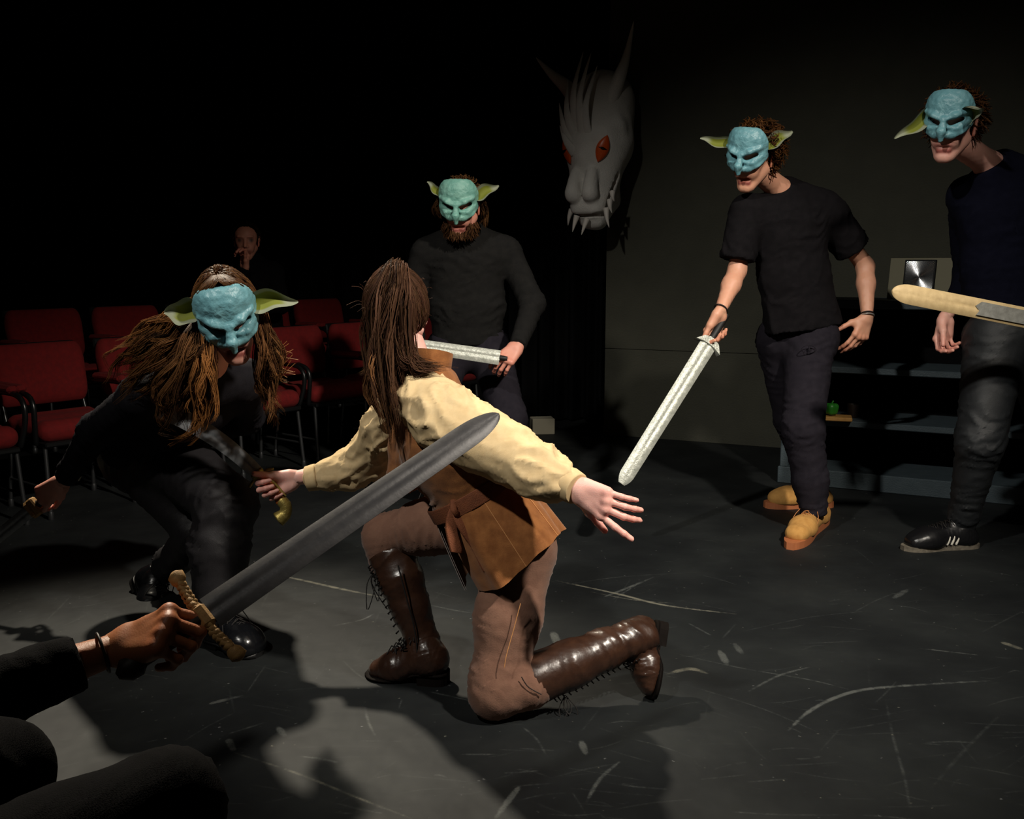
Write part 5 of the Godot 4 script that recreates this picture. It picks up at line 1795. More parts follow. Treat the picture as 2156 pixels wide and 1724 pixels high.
	for q in [[gnd(1735, 1095), gnd(1662, 1158)], [gnd(1752, 1066), gnd(1608, 1068)]]:
		var sh := Node3D.new()
		sh.name = "sneaker"
		o.add_child(sh, true)
		shoe(sh, "sneaker", q[0], q[1], Vector3.UP, j.anL)
	band(o, "bracelet", M.grip_black, j.wrR - (j.wrR - j.elR).normalized() * 0.012, j.wrR - j.elR, 0.027, 0.003)
	band(o, "bracelet", M.grip_black, j.wrL - (j.wrL - j.elL).normalized() * 0.016, j.wrL - j.elL, 0.027, 0.003)
	band(o, "bracelet", M.bead, j.wrL - (j.wrL - j.elL).normalized() * 0.006, j.wrL - j.elL, 0.0275, 0.0036)
	masked(o, hc, fx, 1.05, M.mask, [
		[at(1530, 302, 3.80), at(1474, 292, 3.88), Vector3(0.2, 0, 1), 0.028, 0.0, 0.0],
		[at(1610, 305, 3.76), at(1668, 276, 3.80), Vector3(-0.5, 0, 1), 0.036, 0.0, 0.0]])
	var g := Geo.new()
	curls(g, hc, fx, 1.06, 1300, 0.048, 0.0038, lin(40, 25, 15), lin(98, 64, 36), -0.06, 0.05, 1.2)
	commit(g, "hair", M.hair, o)
	underlay(o, hc, fx, 1.06, lin(40, 25, 15))
	var w := thing("sword", "pale silver foam sword pointing down from the T-shirt wearer's hand", "sword")
	aim(w, at(1493, 722, 3.74), sdir, Vector3(0.1, 0.1, 1))
	commit(blade_geo(0.72, 0.074, 0.062, 0.018, 0.05, 0.45, true), "blade", M.silver_foam, w)
	var gg := Geo.new()
	gg.slab(PackedVector2Array([Vector2(-0.062, 0.022), Vector2(-0.036, -0.012), Vector2(-0.012, -0.022), Vector2(0.012, -0.022), Vector2(0.036, -0.012), Vector2(0.062, 0.022), Vector2(0.03, 0.012), Vector2(0.0, 0.009), Vector2(-0.03, 0.012)]), Vector3(0, 0, -0.016), Vector3.RIGHT, Vector3.UP, Vector3(0, 0, 0.032))
	commit(gg, "guard", M.silver_foam, w)
	var gr := Geo.new()
	gr.tube([Vector3(0, -0.015, 0), Vector3(0, -0.08, 0), Vector3(0, -0.15, 0)], [0.015, 0.016, 0.015], 12)
	commit(gr, "grip", M.grip_black, w)

func navy_wearer() -> void:
	var o := person("tall masked person in navy long-sleeved top and dark track trousers", Vector3.ZERO)
	var tone := lin(222, 166, 150)
	var j := {}
	j.pelvis = at(2125, 700, 3.62); j.chest = at(2115, 480, 3.62); j.neck = at(2082, 345, 3.62); j.skull = at(2022, 305, 3.55)
	j.shR = at(2035, 410, 3.72); j.elR = at(2042, 590, 3.82); j.wrR = at(1990, 668, 3.72)
	j.shL = at(2195, 420, 3.55); j.elL = at(2280, 590, 3.45); j.wrL = at(2300, 705, 3.25)
	j.hpR = at(2098, 715, 3.62); j.knR = at(2064, 930, 3.52); j.anR = at(2025, 1108, 3.62)
	j.hpL = at(2175, 715, 3.62); j.knL = at(2225, 920, 3.62); j.anL = at(2250, 1080, 3.85)
	j.toR = gnd(1930, 1150) + Vector3(0, 0.04, 0); j.toL = gnd(2190, 1100) + Vector3(0, 0.04, 0)
	var side := Vector3(0.95, 0, 0.25)
	var sk := skeleton(j, tone, side)
	var hb := Blob.new()
	var hc := at(2004, 266, 3.52)
	var fx := face_basis(Vector3(-0.60, -0.16, 0.76), Vector3(0.05, 1, 0.08))
	head(hb, hc, fx, 1.06, tone, 0.006)
	var rh := Blob.new()
	hand(rh, j.wrR, Vector3(-0.12, -0.98, 0.05), Vector3(-0.95, 0.1, 0.25), true, 1.06, [[30, 42, 26, 3], [38, 46, 26, 1], [42, 48, 26, -2], [44, 50, 26, -5]], [14, 34, 8], tone)
	var lh := Blob.new()
	var sdir := (at(1880, 613, 3.2) - at(2156, 668, 3.24)).normalized()
	hand(lh, j.wrL, Vector3(-0.3, -0.2, 0.9), sdir, false, 1.06, GRIP, [15, 30, 10], tone)
	blob([sk, hb, rh, lh], "body", M.skin, o)
	var s := Blob.new()
	s.cell = 0.011
	s.famp = 0.009
	s.ffreq = 9.0
	s.flow = 6.0
	s.cap(at(2120, 560, 3.62), at(2125, 655, 3.62), 0.12, 0.125, 0.04, side, 1.4, 1, 1.2)
	s.cap(at(2112, 350, 3.66), at(2190, 392, 3.6), 0.068, 0.085, 0.05, Vector3.ZERO, 1.0, 0, 0.2)
	s.cap(at(2120, 560, 3.62), at(2112, 455, 3.62), 0.12, 0.13, 0.04, side, 1.36)
	s.cap(at(2050, 412, 3.7), at(2185, 420, 3.56), 0.080, 0.084, 0.06, Vector3.ZERO, 1.0, 0, 0.3)
	s.cap(at(2105, 405, 3.62), at(2079, 352, 3.61), 0.095, 0.066, 0.05, Vector3.ZERO, 1.0, 1, 0.2)
	s.cap(j.shR, j.elR, 0.074, 0.062, 0.03)
	s.cap(j.elR, at(2012, 636, 3.76), 0.062, 0.048, 0.03, Vector3.ZERO, 1.0, 1)
	s.cap(j.shL, j.elL, 0.074, 0.062, 0.03)
	s.cap(j.elL, at(2292, 660, 3.32), 0.06, 0.046, 0.03, Vector3.ZERO, 1.0, 1)
	blob([s], "long_sleeved_top", M.navy, o)
	var t := Blob.new()
	t.cell = 0.011
	t.famp = 0.009
	t.ffreq = 12.0
	t.flow = 5.0
	t.cap(at(2105, 705, 3.63), at(2160, 705, 3.62), 0.125, 0.125, 0.05)
	t.cap(j.hpR, j.knR, 0.122, 0.090, 0.04)
	t.cap(j.knR, at(2030, 1080, 3.60), 0.088, 0.060, 0.03)
	t.cap(at(2030, 1080, 3.60), at(2026, 1112, 3.62), 0.058, 0.05, 0.02, Vector3.ZERO, 1.0, 1)
	t.cap(j.hpL, j.knL, 0.118, 0.09, 0.04)
	t.cap(j.knL, j.anL, 0.088, 0.058, 0.03, Vector3.ZERO, 1.0, 1)
	blob([t], "track_trousers", M.track, o)
	for q in [[gnd(2056, 1150), gnd(1898, 1158)], [gnd(2290, 1105), gnd(2170, 1120)]]:
		var sh := Node3D.new()
		sh.name = "trainer"
		o.add_child(sh, true)
		shoe(sh, "trainer", q[0], q[1], Vector3.UP, j.anR)
		# three light side stripes
		var z: Vector3 = (q[1] - q[0]).normalized()
		var x := Vector3.UP.cross(z)
		if x.z < 0: x = -x
		var sg := Geo.new()
		for i in 3:
			var c: Vector3 = q[0] + z * (0.125 + i * 0.020)
			sg.tube(catmull([c + x * 0.043 + Vector3(0, 0.026, 0), c + x * 0.044 + Vector3(0, 0.050, 0) - z * 0.008, c + x * 0.034 + Vector3(0, 0.074 - i * 0.003, 0) - z * 0.014], 7), [0.0058], 6, 0.8, z)
		commit(sg, "stripes", M.stripe, sh)
	masked(o, hc, fx, 1.05, M.mask, [
		[at(1950, 252, 3.44), at(1884, 298, 3.46), Vector3(0.3, 0.2, 1), 0.034, -0.01, 0.0],
		[at(2030, 225, 3.40), at(2074, 226, 3.30), Vector3(-0.5, -0.3, 1), 0.040, 0.0, -0.01]])
	var g := Geo.new()
	curls(g, hc, fx, 1.06, 1300, 0.046, 0.0036, lin(32, 20, 13), lin(84, 54, 32), -0.06, 0.05, 0.9)
	commit(g, "hair", M.hair, o)
	underlay(o, hc, fx, 1.06, lin(32, 20, 13))
	var w := thing("sword", "tan wooden sword with worn silver paint pointing across the navy-topped person", "sword")
	aim(w, at(2330, 703, 3.27), sdir, Vector3(0.0, 0.15, 1))
	var ln := (at(2330, 703, 3.27) - at(1879, 612, 3.2)).length()
	commit(blade_geo(ln, 0.076, 0.070, 0.020, 0.07, 0.35), "blade", M.worn_wood, w)
	var ps := Geo.new()
	ps.slab(PackedVector2Array([Vector2(-0.026, 0.16), Vector2(0.024, 0.16), Vector2(0.024, ln * 0.60), Vector2(0.006, ln * 0.625), Vector2(-0.010, ln * 0.605), Vector2(-0.026, ln * 0.615)]), Vector3(0, 0, -0.0108), Vector3.RIGHT, Vector3.UP, Vector3(0, 0, 0.0216))
	commit(ps, "silver_paint", M.silver_paint, w)
	var gg := Geo.new()
	gg.box(Vector3(0, -0.012, 0), Vector3(0.085, 0.014, 0.014), 0.006)
	commit(gg, "guard", M.worn_wood, w)
	var gr := Geo.new()
	gr.tube([Vector3(0, -0.02, 0), Vector3(0, -0.08, 0), Vector3(0, -0.15, 0)], [0.015, 0.016, 0.015], 12)
	commit(gr, "grip", M.grip_black, w)

func near_person() -> void:
	var o := person("seated person nearest the camera in black, raising a bronze-hilted sword", Vector3.ZERO)
	var tone := lin(176, 110, 70)
	var j := {}
	j.pelvis = Vector3(-0.92, 0.56, -0.62); j.chest = Vector3(-0.98, 0.92, -0.60); j.neck = Vector3(-0.98, 1.10, -0.64); j.skull = Vector3(-0.96, 1.18, -0.66)
	var sdir := (at(1050, 872, 1.75) - at(440, 1292, 1.40)).normalized()
	j.wrR = grip_wrist(at(442, 1290, 1.40) - sdir * 0.068, Vector3(0.85, 0.40, 0.12), sdir + Vector3(-0.25, 0.25, 0), true, 1.12); j.elR = at(-110, 1500, 1.24); j.shR = Vector3(-0.86, 1.0, -0.72)
	j.shL = Vector3(-1.12, 1.02, -0.48); j.elL = at(-8, 1634, 1.0); j.wrL = at(-260, 1640, 0.86)
	j.hpR = Vector3(-0.80, 0.53, -0.66); j.knR = at(345, 1702, 1.05); j.anR = at(420, 2250, 1.12)
	j.hpL = Vector3(-0.98, 0.53, -0.6); j.knL = Vector3(-0.86, 0.51, -1.08); j.anL = Vector3(-0.88, 0.10, -1.06)
	j.toR = j.anR + Vector3(0.06, -0.04, -0.14); j.toL = j.anL + Vector3(0.06, -0.05, -0.14)
	var side := Vector3(0.8, 0, -0.5)
	var sk := skeleton(j, tone, side)
	var hb := Blob.new()
	var hc := Vector3(-0.94, 1.25, -0.68)
	var fx := face_basis(Vector3(0.7, -0.1, -0.7), Vector3.UP)
	head(hb, hc, fx, 1.0, tone, 0.0, true)
	var rh := Blob.new()
	hand(rh, j.wrR, Vector3(0.85, 0.40, 0.12), sdir + Vector3(-0.25, 0.25, 0), true, 1.12, [[58, 74, 45, 4], [64, 78, 45, 1], [70, 80, 45, -2], [76, 78, 45, -5]], [20, 30, 5], tone)
	var lh := Blob.new()
	hand(lh, j.wrL, Vector3(-0.92, 0.0, 0.3), Vector3(0.1, 0.9, 0.3), false, 1.1, GRIP, [20, 30, 8], tone)
	blob([sk, hb, rh, lh], "body", M.skin, o)
	var s := Blob.new()
	s.cell = 0.011
	s.famp = 0.005
	s.ffreq = 14.0
	s.cap(j.pelvis, j.chest, 0.125, 0.13, 0.05, side, 1.3)
	s.cap(j.chest, j.neck, 0.12, 0.07, 0.05, side, 1.25)
	s.cap(j.shR, j.shL, 0.075, 0.075, 0.05)
	s.cap(j.shR, j.elR, 0.072, 0.060, 0.03)
	s.cap(j.elR, j.elR.lerp(j.wrR, 0.78), 0.060, 0.045, 0.03, Vector3.ZERO, 1.0, 1)
	s.cap(j.shL, j.elL, 0.072, 0.06, 0.03)
	s.cap(j.elL, j.wrL, 0.06, 0.044, 0.03, Vector3.ZERO, 1.0, 1)
	blob([s], "top", M.black_cloth, o)
	var t := Blob.new()
	t.cell = 0.011
	t.famp = 0.006
	t.ffreq = 12.0
	t.cap(j.hpL, j.hpR, 0.115, 0.115, 0.05)
	for q in ["L", "R"]:
		t.cap(j["hp" + q], j["kn" + q], 0.095, 0.070, 0.04)
		t.cap(j["kn" + q], j["an" + q], 0.068, 0.056, 0.03, Vector3.ZERO, 1.0, 1)
	blob([t], "trousers", M.black_cloth, o)
	for q in [j.anR, j.anL]:
		var sh := Node3D.new()
		sh.name = "shoe"
		o.add_child(sh, true)
		var h := Vector3(q.x - 0.02, 0, q.z + 0.06)
		shoe(sh, "derby", h, h + Vector3(0.10, 0, -0.25), Vector3.UP, q)
	var hg := Geo.new()
	curls(hg, hc, fx, 1.0, 500, 0.02, 0.004, lin(24, 16, 12), lin(50, 34, 24), -0.06, 0.05, 0.8)
	commit(hg, "hair", M.hair, o)
	band(o, "wrist_cord", M.dark_wood, j.elR.lerp(j.wrR, 0.92), j.wrR - j.elR, 0.029, 0.0026, 1.12, Vector3.UP)
	var w := thing("sword", "large blurred steel sword with twisted bronze crossguard, nearest the camera", "sword")
	w.set_meta("label", "large grey steel sword with twisted bronze crossguard, nearest the camera")
	aim(w, at(442, 1290, 1.40), sdir, Vector3(-0.2, 0.45, 1))
	commit(blade_geo((at(1050, 872, 1.75) - at(442, 1290, 1.40)).length(), 0.060, 0.052, 0.009, 0.09, 0.5), "blade", M.dark_steel, w)
	var gg := Geo.new()
	for k in 2:
		var pts: Array = []
		for i in 33:
			var q := i / 32.0 * 2.0 - 1.0
			pts.append(Vector3(q * 0.072, -0.014 + 0.004 * sin(q * 26.0 + k * PI) + 0.006 * q * q, 0.006 * cos(q * 26.0 + k * PI)))
		gg.tube(pts, [0.0068], 8)
	for q in [-1.0, 1.0]:
		gg.loft([[Vector3(q * 0.070, -0.008, 0), Vector3(0, 0.008, 0), Vector3(0, 0, 0.008)], [Vector3(q * 0.078, -0.007, 0), Vector3(0, 0.013, 0), Vector3(0, 0, 0.012)], [Vector3(q * 0.090, -0.006, 0), Vector3(0, 0.014, 0), Vector3(0, 0, 0.012)], [Vector3(q * 0.096, -0.006, 0), Vector3(0, 0.006, 0), Vector3(0, 0, 0.006)]], 14)
	gg.box(Vector3(0, -0.012, 0), Vector3(0.022, 0.012, 0.013), 0.006)
	commit(gg, "crossguard", M.rope, w)
	var gr := Geo.new()
	gr.tube([Vector3(0, -0.02, 0), Vector3(0, -0.07, 0), Vector3(0, -0.125, 0)], [0.0135, 0.015, 0.013], 12)
	commit(gr, "grip", M.dark_wood, w)
	var pb := Geo.new()
	pb.loft([[Vector3(0, -0.12, 0), Vector3(0.012, 0, 0), Vector3(0, 0, 0.012)], [Vector3(0, -0.132, 0), Vector3(0.022, 0, 0), Vector3(0, 0, 0.016)], [Vector3(0, -0.15, 0), Vector3(0.020, 0, 0), Vector3(0, 0, 0.016)], [Vector3(0, -0.165, 0), Vector3(0.006, 0, 0), Vector3(0, 0, 0.006)]], 14)
	commit(pb, "pommel", M.dark_wood, w)

func spectator() -> void:
	var o := person("dimly lit spectator in black resting chin on hand in the second row", Vector3.ZERO)
	var tone := lin(206, 142, 120)
	var j := {}
	j.pelvis = at(545, 700, 6.05) ; j.pelvis.y = 0.66
	var base: Vector3 = j.pelvis
	j.chest = at(535, 600, 5.98); j.neck = at(526, 548, 5.95); j.skull = at(521, 520, 5.93)
	j.shR = at(492, 575, 5.95); j.elR = at(488, 640, 5.75); j.wrR = at(516, 566, 5.78)
	j.shL = at(572, 575, 6.02); j.elL = at(590, 640, 5.85); j.wrL = at(545, 650, 5.68)
	j.hpR = base + Vector3(-0.07, 0, 0.05); j.knR = base + Vector3(0.22, 0.02, 0.42); j.anR = base + Vector3(0.25, -0.44, 0.45)
	j.hpL = base + Vector3(0.07, 0, -0.05); j.knL = base + Vector3(0.38, 0.02, 0.30); j.anL = base + Vector3(0.41, -0.44, 0.32)
	j.toR = j.anR + Vector3(0.08, -0.04, 0.08); j.toL = j.anL + Vector3(0.08, -0.04, 0.08)
	var side := Vector3(0.85, 0, -0.5)
	var sk := skeleton(j, tone, side)
	var hb := Blob.new()
	var hc := at(519, 508, 5.9)
	var fx := face_basis(Vector3(0.18, -0.05, 0.97), Vector3.UP)
	head(hb, hc, fx, 1.0, tone, 0.0, true)
	var rh := Blob.new()
	hand(rh, j.wrR, Vector3(0.12, 0.95, 0.1), Vector3(0.6, 0.1, 0.5), true, 1.0, [[30, 60, 40, 3], [40, 60, 40, 1], [46, 60, 40, -2], [50, 60, 40, -5]], [20, 20, 5], tone)
	blob([sk, hb, rh], "body", M.skin, o)
	var s := Blob.new()
	s.cell = 0.014
	s.famp = 0.005
	s.cap(j.pelvis, j.chest, 0.13, 0.13, 0.05, side, 1.3)
	s.cap(j.chest, j.neck, 0.12, 0.07, 0.05, side, 1.25)
	s.cap(j.shR, j.shL, 0.08, 0.08, 0.05)
	for q in ["L", "R"]:
		s.cap(j["sh" + q], j["el" + q], 0.075, 0.062, 0.03)
		s.cap(j["el" + q], j["wr" + q], 0.06, 0.042, 0.03, Vector3.ZERO, 1.0, 1)
	blob([s], "jacket", M.black_cloth, o)
	var t := Blob.new()
	t.cell = 0.014
	t.cap(j.hpL, j.hpR, 0.12, 0.12, 0.05)
	for q in ["L", "R"]:
		t.cap(j["hp" + q], j["kn" + q], 0.10, 0.075, 0.04)
		t.cap(j["kn" + q], j["an" + q], 0.075, 0.06, 0.03)
		t.cap(j["an" + q], j["to" + q], 0.05, 0.04, 0.03)
	blob([t], "trousers", M.black_cloth, o)
	var g := Geo.new()
	underlay(o, hc, fx, 1.0, lin(24, 17, 12))
	curls(g, hc, fx, 1.0, 1100, 0.02, 0.004, lin(24, 17, 12), lin(56, 40, 28), -0.05, 0.05, 0.6)
	commit(g, "hair", M.hair, o)

# ---------------------------------------------------------------- props
func make_shelves() -> void:
	var a := gnd(1640, 1016)
	var e := gnd(2156, 1066) - a
	e.y = 0
	e = e.normalized()
	var back := Vector3(e.z, 0, -e.x)
	if back.z > 0: back = -back
	var bs := Basis(e, Vector3.UP, -back)
	var o := thing("shelf_unit", "dark blue-grey open shelf unit against the grey flat", "shelf", a)
	var W := 2.0
	var D := 0.42
	var hs := [0.045, 0.345, 0.625, 0.965]
	for i in 4:
		var g := Geo.new()
		var th: float = [0.045, 0.016, 0.016, 0.022][i]
		g.box(e * (W * 0.5) + back * (D * 0.5) + Vector3(0, hs[i] - (0.0 if i else 0.0), 0), Vector3(W * 0.5 - (0.022 if i > 0 else -0.01), th, D * 0.5), 0.004, bs)
		commit(g, "board", M.shelf_paint, o)
	for x in [0.02, W - 0.02]:
		var g := Geo.new()
		g.box(e * x + back * (D * 0.5) + Vector3(0, 0.52, 0), Vector3(0.02, 0.43, D * 0.5 - 0.002), 0.004, bs)
		commit(g, "side_panel", M.shelf_paint, o)
	var bk := Geo.new()
	bk.box(e * (W * 0.5) + back * (D - 0.008) + Vector3(0, 0.52, 0), Vector3(W * 0.5 - 0.04, 0.44, 0.006), 0.002, bs)
	commit(bk, "back_panel", M.black_wall, o)
	# card with a brushed metal square, standing on the top board
	var c := at(1935, 605, 4.58)
	var top := a.y + 0.987
	var k := thing("display_card", "olive card with a bright brushed metal square standing on the shelf unit", "display")
	var kx := (e + Vector3(0, 0.0, 0)).normalized()
	var lean := Basis(Vector3.UP, -0.30) * Basis(kx, -0.12)
	c.y = top + 0.106
	k.transform = Transform3D(lean * bs, c)
	var cg := Geo.new()
	cg.box(Vector3.ZERO, Vector3(0.156, 0.106, 0.003), 0.002)
	commit(cg, "card", M.olive_card, k)
	var fg := Geo.new()
	fg.box(Vector3(0.0, 0.006, 0.006), Vector3(0.079, 0.090, 0.005), 0.003)
	var fr := commit(fg, "case", M.frame_black, k)
	# radial brushed square: shallow ridges that run out from its middle
	var mg := Geo.new()
	var n := 100
	var ctr := Vector3(0.0, 0.008, 0.0128)
	for i in n:
		var a0 := TAU * i / n
		var a1 := TAU * (i + 0.5) / n
		var a2 := TAU * (i + 1) / n
		var pt := func(g_: float, z: float) -> Vector3:
			var d := Vector2(cos(g_), sin(g_))
			var m := minf(0.070 / maxf(absf(d.x), 1e-4), 0.080 / maxf(absf(d.y), 1e-4))
			return ctr + Vector3(d.x * m, d.y * m, z)
		# each ridge is a rounded rib: its normals swing from one flank to the other
		for h in 2:
			var s := mg.V.size()
			for w in 2:
				var ang: float = [[a0, a1], [a1, a2]][h][w]
				var sw: float = [[-0.4, 0.4], [0.4, -0.4]][h][w]
				var nn := (Vector3(0, 0, 1) + Vector3(-sin(ang), cos(ang), 0) * sw).normalized()
				var rimp: Vector3 = pt.call(ang, [[0.0, 0.0002], [0.0002, 0.0]][h][w])
				mg.vert(rimp, nn)
				mg.vert(ctr + (rimp - ctr) * 0.03, nn)
			mg.tri(s, s + 2, s + 3)
			mg.tri(s, s + 3, s + 1)
	commit(mg, "metal_square", M.mirror, fr)
	# things on the third board
	var p := gnd(1757, 884, 0.345 + 0.017)
	var bd := thing("cutting_board", "small wooden board lying on a middle shelf", "board", p)
	var bg := Geo.new()
	bg.box(Vector3(0, 0.012, 0), Vector3(0.085, 0.010, 0.06), 0.004, Basis(Vector3.UP, -0.3))
	commit(bg, "plank", M.board, bd)
	var gp := thing("green_pepper", "green pepper lying on the small wooden board", "vegetable", p + Vector3(-0.015, 0.022, -0.01))
	var pb := Blob.new()
	pb.cell = 0.005
	for i in 4:
		var d := Vector3(cos(i * TAU / 4 + 0.4), 0, sin(i * TAU / 4 + 0.4))
		pb.cap(Vector3(0, 0.034, 0) + d * 0.017 + Vector3(0, 0.012, 0), Vector3(0, 0.022, 0) + d * 0.014, 0.020, 0.018, 0.008)
	blob([pb], "fruit", M.green, gp)
	var sg := Geo.new()
	sg.tube([Vector3(0, 0.055, 0), Vector3(0.002, 0.068, 0), Vector3(0.008, 0.078, 0)], [0.005, 0.004, 0.005], 6)
	commit(sg, "stem", M.green, gp)
	for q in [[0.09, "dark cup standing behind the green pepper on the middle shelf", 0.03]]:
		var cup := thing("cup", q[1], "cup", gnd(1795, 878, 0.345 + 0.017))
		var ug := Geo.new()
		ug.loft([[Vector3(0, 0, 0), Vector3(0.026, 0, 0), Vector3(0, 0, 0.026)], [Vector3(0, 0.07, 0), Vector3(0.032, 0, 0), Vector3(0, 0, 0.032)], [Vector3(0, 0.07, 0), Vector3(0.028, 0, 0), Vector3(0, 0, 0.028)], [Vector3(0, 0.01, 0), Vector3(0.022, 0, 0), Vector3(0, 0, 0.022)]], 18)
		commit(ug, "cup_body", M.dark_wood, cup)
	# small pale block on the floor by the drape
	var pbk := thing("floor_block", "small pale block on the floor by the black drape", "block", gnd(1142, 915))
	var pg := Geo.new()
	pg.box(Vector3(0, 0.055, -0.06), Vector3(0.078, 0.055, 0.06), 0.004, Basis(Vector3.UP, 0.15))
	commit(pg, "block", M.pale_block, pbk)

func spike(parent: Node3D, called: String, m: Material, pts: Array, r: float, flat_ := 1.0, hint := Vector3.ZERO) -> void:
	var g := Geo.new()
	var line := catmull(pts, 12)
	var rs: Array = []
	for i in 12: rs.append(r * (1.0 - pow(i / 11.0, 1.3) * 0.96))
	g.tube(line, rs, 10, flat_, hint)
	commit(g, called, m, parent)

func make_dragon() -> void:
	var o := thing("dragon_head", "large pale dragon head with horns and orange eyes hung on the grey flat", "prop")
	var fx := face_basis(Vector3(-0.56, -0.06, 0.83), Vector3.UP)
	o.transform = Transform3D(fx, at(1262, 318, 5.88))
	var b := Blob.new()
	b.cell = 0.012
	b.rough = 0.003
	b.rfreq = 8.0
	b.cap(Vector3(0.0, 0.30, -0.06), Vector3(0, 0.06, 0.0), 0.20, 0.215, 0.06)
	b.cap(Vector3(0, 0.02, 0.02), Vector3(0, -0.30, 0.08), 0.205, 0.135, 0.06)
	b.cap(Vector3(0, 0.16, 0.12), Vector3(0, -0.05, 0.17), 0.05, 0.05, 0.06)
	for s in [-1.0, 1.0]:
		b.cap(Vector3(0.10 * s, 0.10, 0.13), Vector3(0.16 * s, 0.14, 0.06), 0.05, 0.045, 0.05)
		b.cap(Vector3(0.055 * s, -0.14, 0.20), Vector3(0.062 * s, -0.255, 0.245), 0.040, 0.050, 0.012)
		b.cap(Vector3(0.055 * s, -0.27, 0.235), Vector3(0.062 * s, -0.272, 0.235), 0.05, 0.05, 0.012)
		b.carve(Vector3(0.17 * s, -0.16, 0.06), Vector3(0.13 * s, -0.40, 0.14), 0.016, 0.018, 0.006, Vector3(1, 0, 0), 3.0)
		b.carve(Vector3(0.105 * s, 0.05, 0.235), Vector3(0.155 * s, -0.06, 0.21), 0.03, 0.02, 0.02)
	b.cap(Vector3(-0.05, -0.345, 0.165), Vector3(0.05, -0.345, 0.165), 0.068, 0.068, 0.03)
	b.cap(Vector3(-0.03, -0.42, 0.10), Vector3(0.03, -0.42, 0.10), 0.062, 0.062, 0.03)
	b.cap(Vector3(0, -0.30, -0.03), Vector3(0, -0.42, 0.05), 0.12, 0.07, 0.05)
	b.carve(Vector3(-0.2, -0.395, 0.17), Vector3(0.2, -0.395, 0.17), 0.010, 0.010, 0.008, Vector3(0, 0, 1), 4.0)
	b.cut(Vector3(0, 0, -0.19), Vector3(0, 0, -1), 0.01)
	blob([b], "skull", M.plaster, o)
	spike(o, "horn", M.plaster, [Vector3(-0.09, 0.28, 0.06), Vector3(-0.20, 0.40, 0.04), Vector3(-0.33, 0.50, 0.02), Vector3(-0.46, 0.62, 0.0)], 0.062)
	spike(o, "horn", M.plaster, [Vector3(0.10, 0.26, 0.06), Vector3(0.16, 0.42, 0.03), Vector3(0.19, 0.56, -0.02), Vector3(0.22, 0.76, -0.06)], 0.055)
	for q in [[-0.035, 0.10, 0.20, -0.06, 0.60, 0.08], [0.0, 0.08, 0.205, 0.005, 0.58, 0.1], [-0.06, 0.06, 0.2, -0.14, 0.44, 0.14], [0.03, 0.07, 0.2, 0.06, 0.50, 0.12], [-0.075, 0.02, 0.19, -0.19, 0.30, 0.17], [-0.06, -0.02, 0.2, -0.17, 0.16, 0.2]]:
		spike(o, "crest_spike", M.plaster, [Vector3(q[0], q[1], q[2]), Vector3(lerpf(q[0], q[3], 0.4), lerpf(q[1], q[4], 0.45), q[2] + 0.04), Vector3(q[3], q[4], q[5])], 0.036, 0.5, Vector3(0, 0, 1))
	for s in [-1.0, 1.0]:
		var g := Geo.new()
		var c := Vector3(0.128 * s, 0.0, 0.192)
		var up := Vector3(0.35 * s, 0.93, -0.12).normalized()
		var nn := Vector3(0.55 * s, 0.0, 0.83).normalized()
		var wv := up.cross(nn).normalized()
		var rows: Array = []
		for i in 13:
			var t := i / 12.0 * 2.0 - 1.0
			var hw := 0.040 * (1.0 - t * t) + 0.001
			var row := PackedVector3Array()
			for k in 12:
				var a := TAU * k / 12.0
				row.append(c + up * (t * 0.085) + wv * cos(a) * hw + nn * sin(a) * hw * 0.45)
			rows.append(row)
		g.grid(rows, true)
		if g.N[6 * 12 + 3].dot(nn) < 0.0: g.flip()
		var ey := commit(g, "eye", M.eye_orange, o)
		var pg := Geo.new()
		pg.tube([c + wv * 0.028 + nn * 0.012, c + nn * 0.0205, c - wv * 0.028 + nn * 0.012], [0.002, 0.009, 0.002], 8, 1.0, up)
		commit(pg, "pupil", M.pupil, ey)
	for q in [[-0.065, -0.40, 0.19, -0.085, -0.50, 0.215], [0.01, -0.42, 0.19, -0.02, -0.52, 0.215], [0.125, -0.36, 0.15, 0.15, -0.48, 0.16], [0.145, -0.31, 0.14, 0.165, -0.39, 0.15], [0.155, -0.26, 0.12, 0.172, -0.32, 0.13], [-0.125, -0.36, 0.15, -0.15, -0.46, 0.16]]:
		spike(o, "tooth", M.tooth, [Vector3(q[0], q[1], q[2]), Vector3((q[0] + q[3]) * 0.5, (q[1] + q[4]) * 0.5, q[2] + 0.015), Vector3(q[3], q[4], q[5])], 0.020)

var lamps: Array = []

func spot(where: Vector3, target: Vector3, angle: float, soft: float, energy: float, col: Color, size := 0.09) -> void:
	var l := SpotLight3D.new()
	l.name = "stage_light"
	add_child(l, true)
	l.look_at_from_position(where, target, Vector3.UP if absf((target - where).normalized().y) < 0.98 else Vector3.RIGHT)
	l.spot_angle = angle
	l.spot_angle_attenuation = soft
	l.spot_range = 20.0
	l.spot_attenuation = 2.0
	l.light_energy = energy
	l.light_color = col
	l.light_size = size
	l.shadow_enabled = true
	lamps.append([where, target])

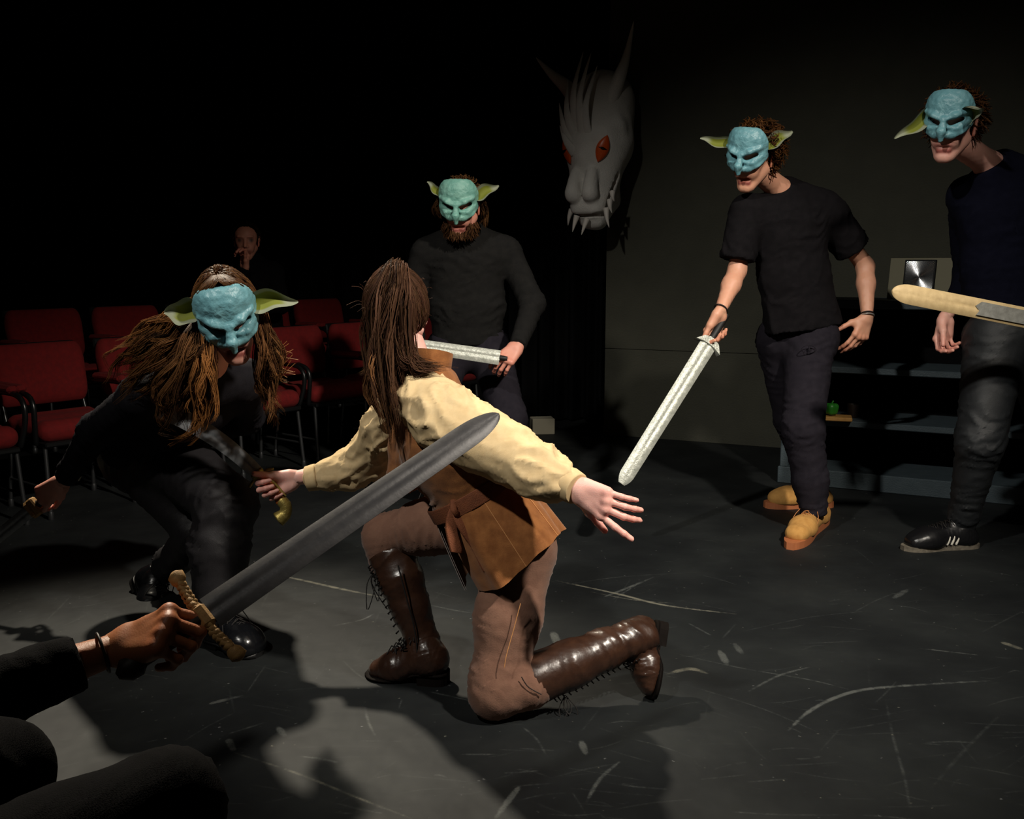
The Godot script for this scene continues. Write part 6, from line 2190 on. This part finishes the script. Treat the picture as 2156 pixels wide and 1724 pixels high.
func _ready() -> void:
	rng.seed = 20
	wob = FastNoiseLite.new()
	wob.seed = 11
	wob.frequency = 1.0
	wob.noise_type = FastNoiseLite.TYPE_SIMPLEX_SMOOTH
	wob.fractal_type = FastNoiseLite.FRACTAL_NONE
	# camera
	var cam := Camera3D.new()
	cam.name = "camera"
	add_child(cam)
	cam.position = Vector3(0, EYE, 0)
	cam.rotation.x = -TILT
	cam.fov = rad_to_deg(2.0 * atan(862.0 / FPX))
	cam.near = 0.05
	cam.current = true
	# environment: a closed black theatre, lit by its lamps alone
	var we := WorldEnvironment.new()
	we.name = "environment"
	var env := Environment.new()
	env.background_mode = Environment.BG_COLOR
	env.background_color = Color.BLACK
	env.tonemap_mode = Environment.TONE_MAPPER_LINEAR
	env.tonemap_exposure = 1.0
	env.sdfgi_enabled = true
	env.ssao_enabled = true
	env.ssil_enabled = true
	we.environment = env
	add_child(we)
	# stage lamps: back-left, front-right, front-left
	spot(Vector3(-1.8, 4.3, -5.3), Vector3(-0.85, 0.1, -1.95), 18.5, 0.9, 38.0, Color(1.0, 0.95, 0.86))
	spot(Vector3(1.75, 3.4, -0.75), Vector3(0.25, 0.45, -3.4), 30.0, 1.0, 22.0, Color(1.0, 0.96, 0.90))
	spot(Vector3(-1.9, 4.3, 0.2), Vector3(1.0, 0.5, -3.9), 25.0, 1.0, 15.0, Color(1.0, 0.98, 0.94))

	var t0 := Time.get_ticks_msec()
	make_materials()
	make_setting()
	print("setting ", Time.get_ticks_msec() - t0)
	make_curtains()
	make_chairs()
	make_shelves()
	make_dragon()
	fighter()
	long_haired()
	bearded()
	tee_wearer()
	navy_wearer()
	near_person()
	spectator()
	print("queued ", Time.get_ticks_msec() - t0)
	var mm := mask_nodes[0] as MeshInstance3D
	jobs.append({"o": mm, "b": [mask_blob()], "out": null})
	run_jobs()
	for i in range(1, mask_nodes.size()): mask_nodes[i].mesh = mm.mesh
	place_chairs()
	near_seat()
	print("built ", Time.get_ticks_msec() - t0)

func near_seat() -> void:
	var o: Node3D = protos[0][0].duplicate()
	o.name = "theatre_seat_near"
	o.name = "theatre_seat_%03d" % protos[0][1].size()
	add_child(o, true)
	o.rotation.y = PI - 0.75
	o.position = Vector3(-0.96, 0.0, -0.52)
	o.set_meta("label", "red theatre seat under the sword-raising person nearest the camera")
	o.set_meta("category", "seat")
	o.set_meta("group", "red theatre seats")
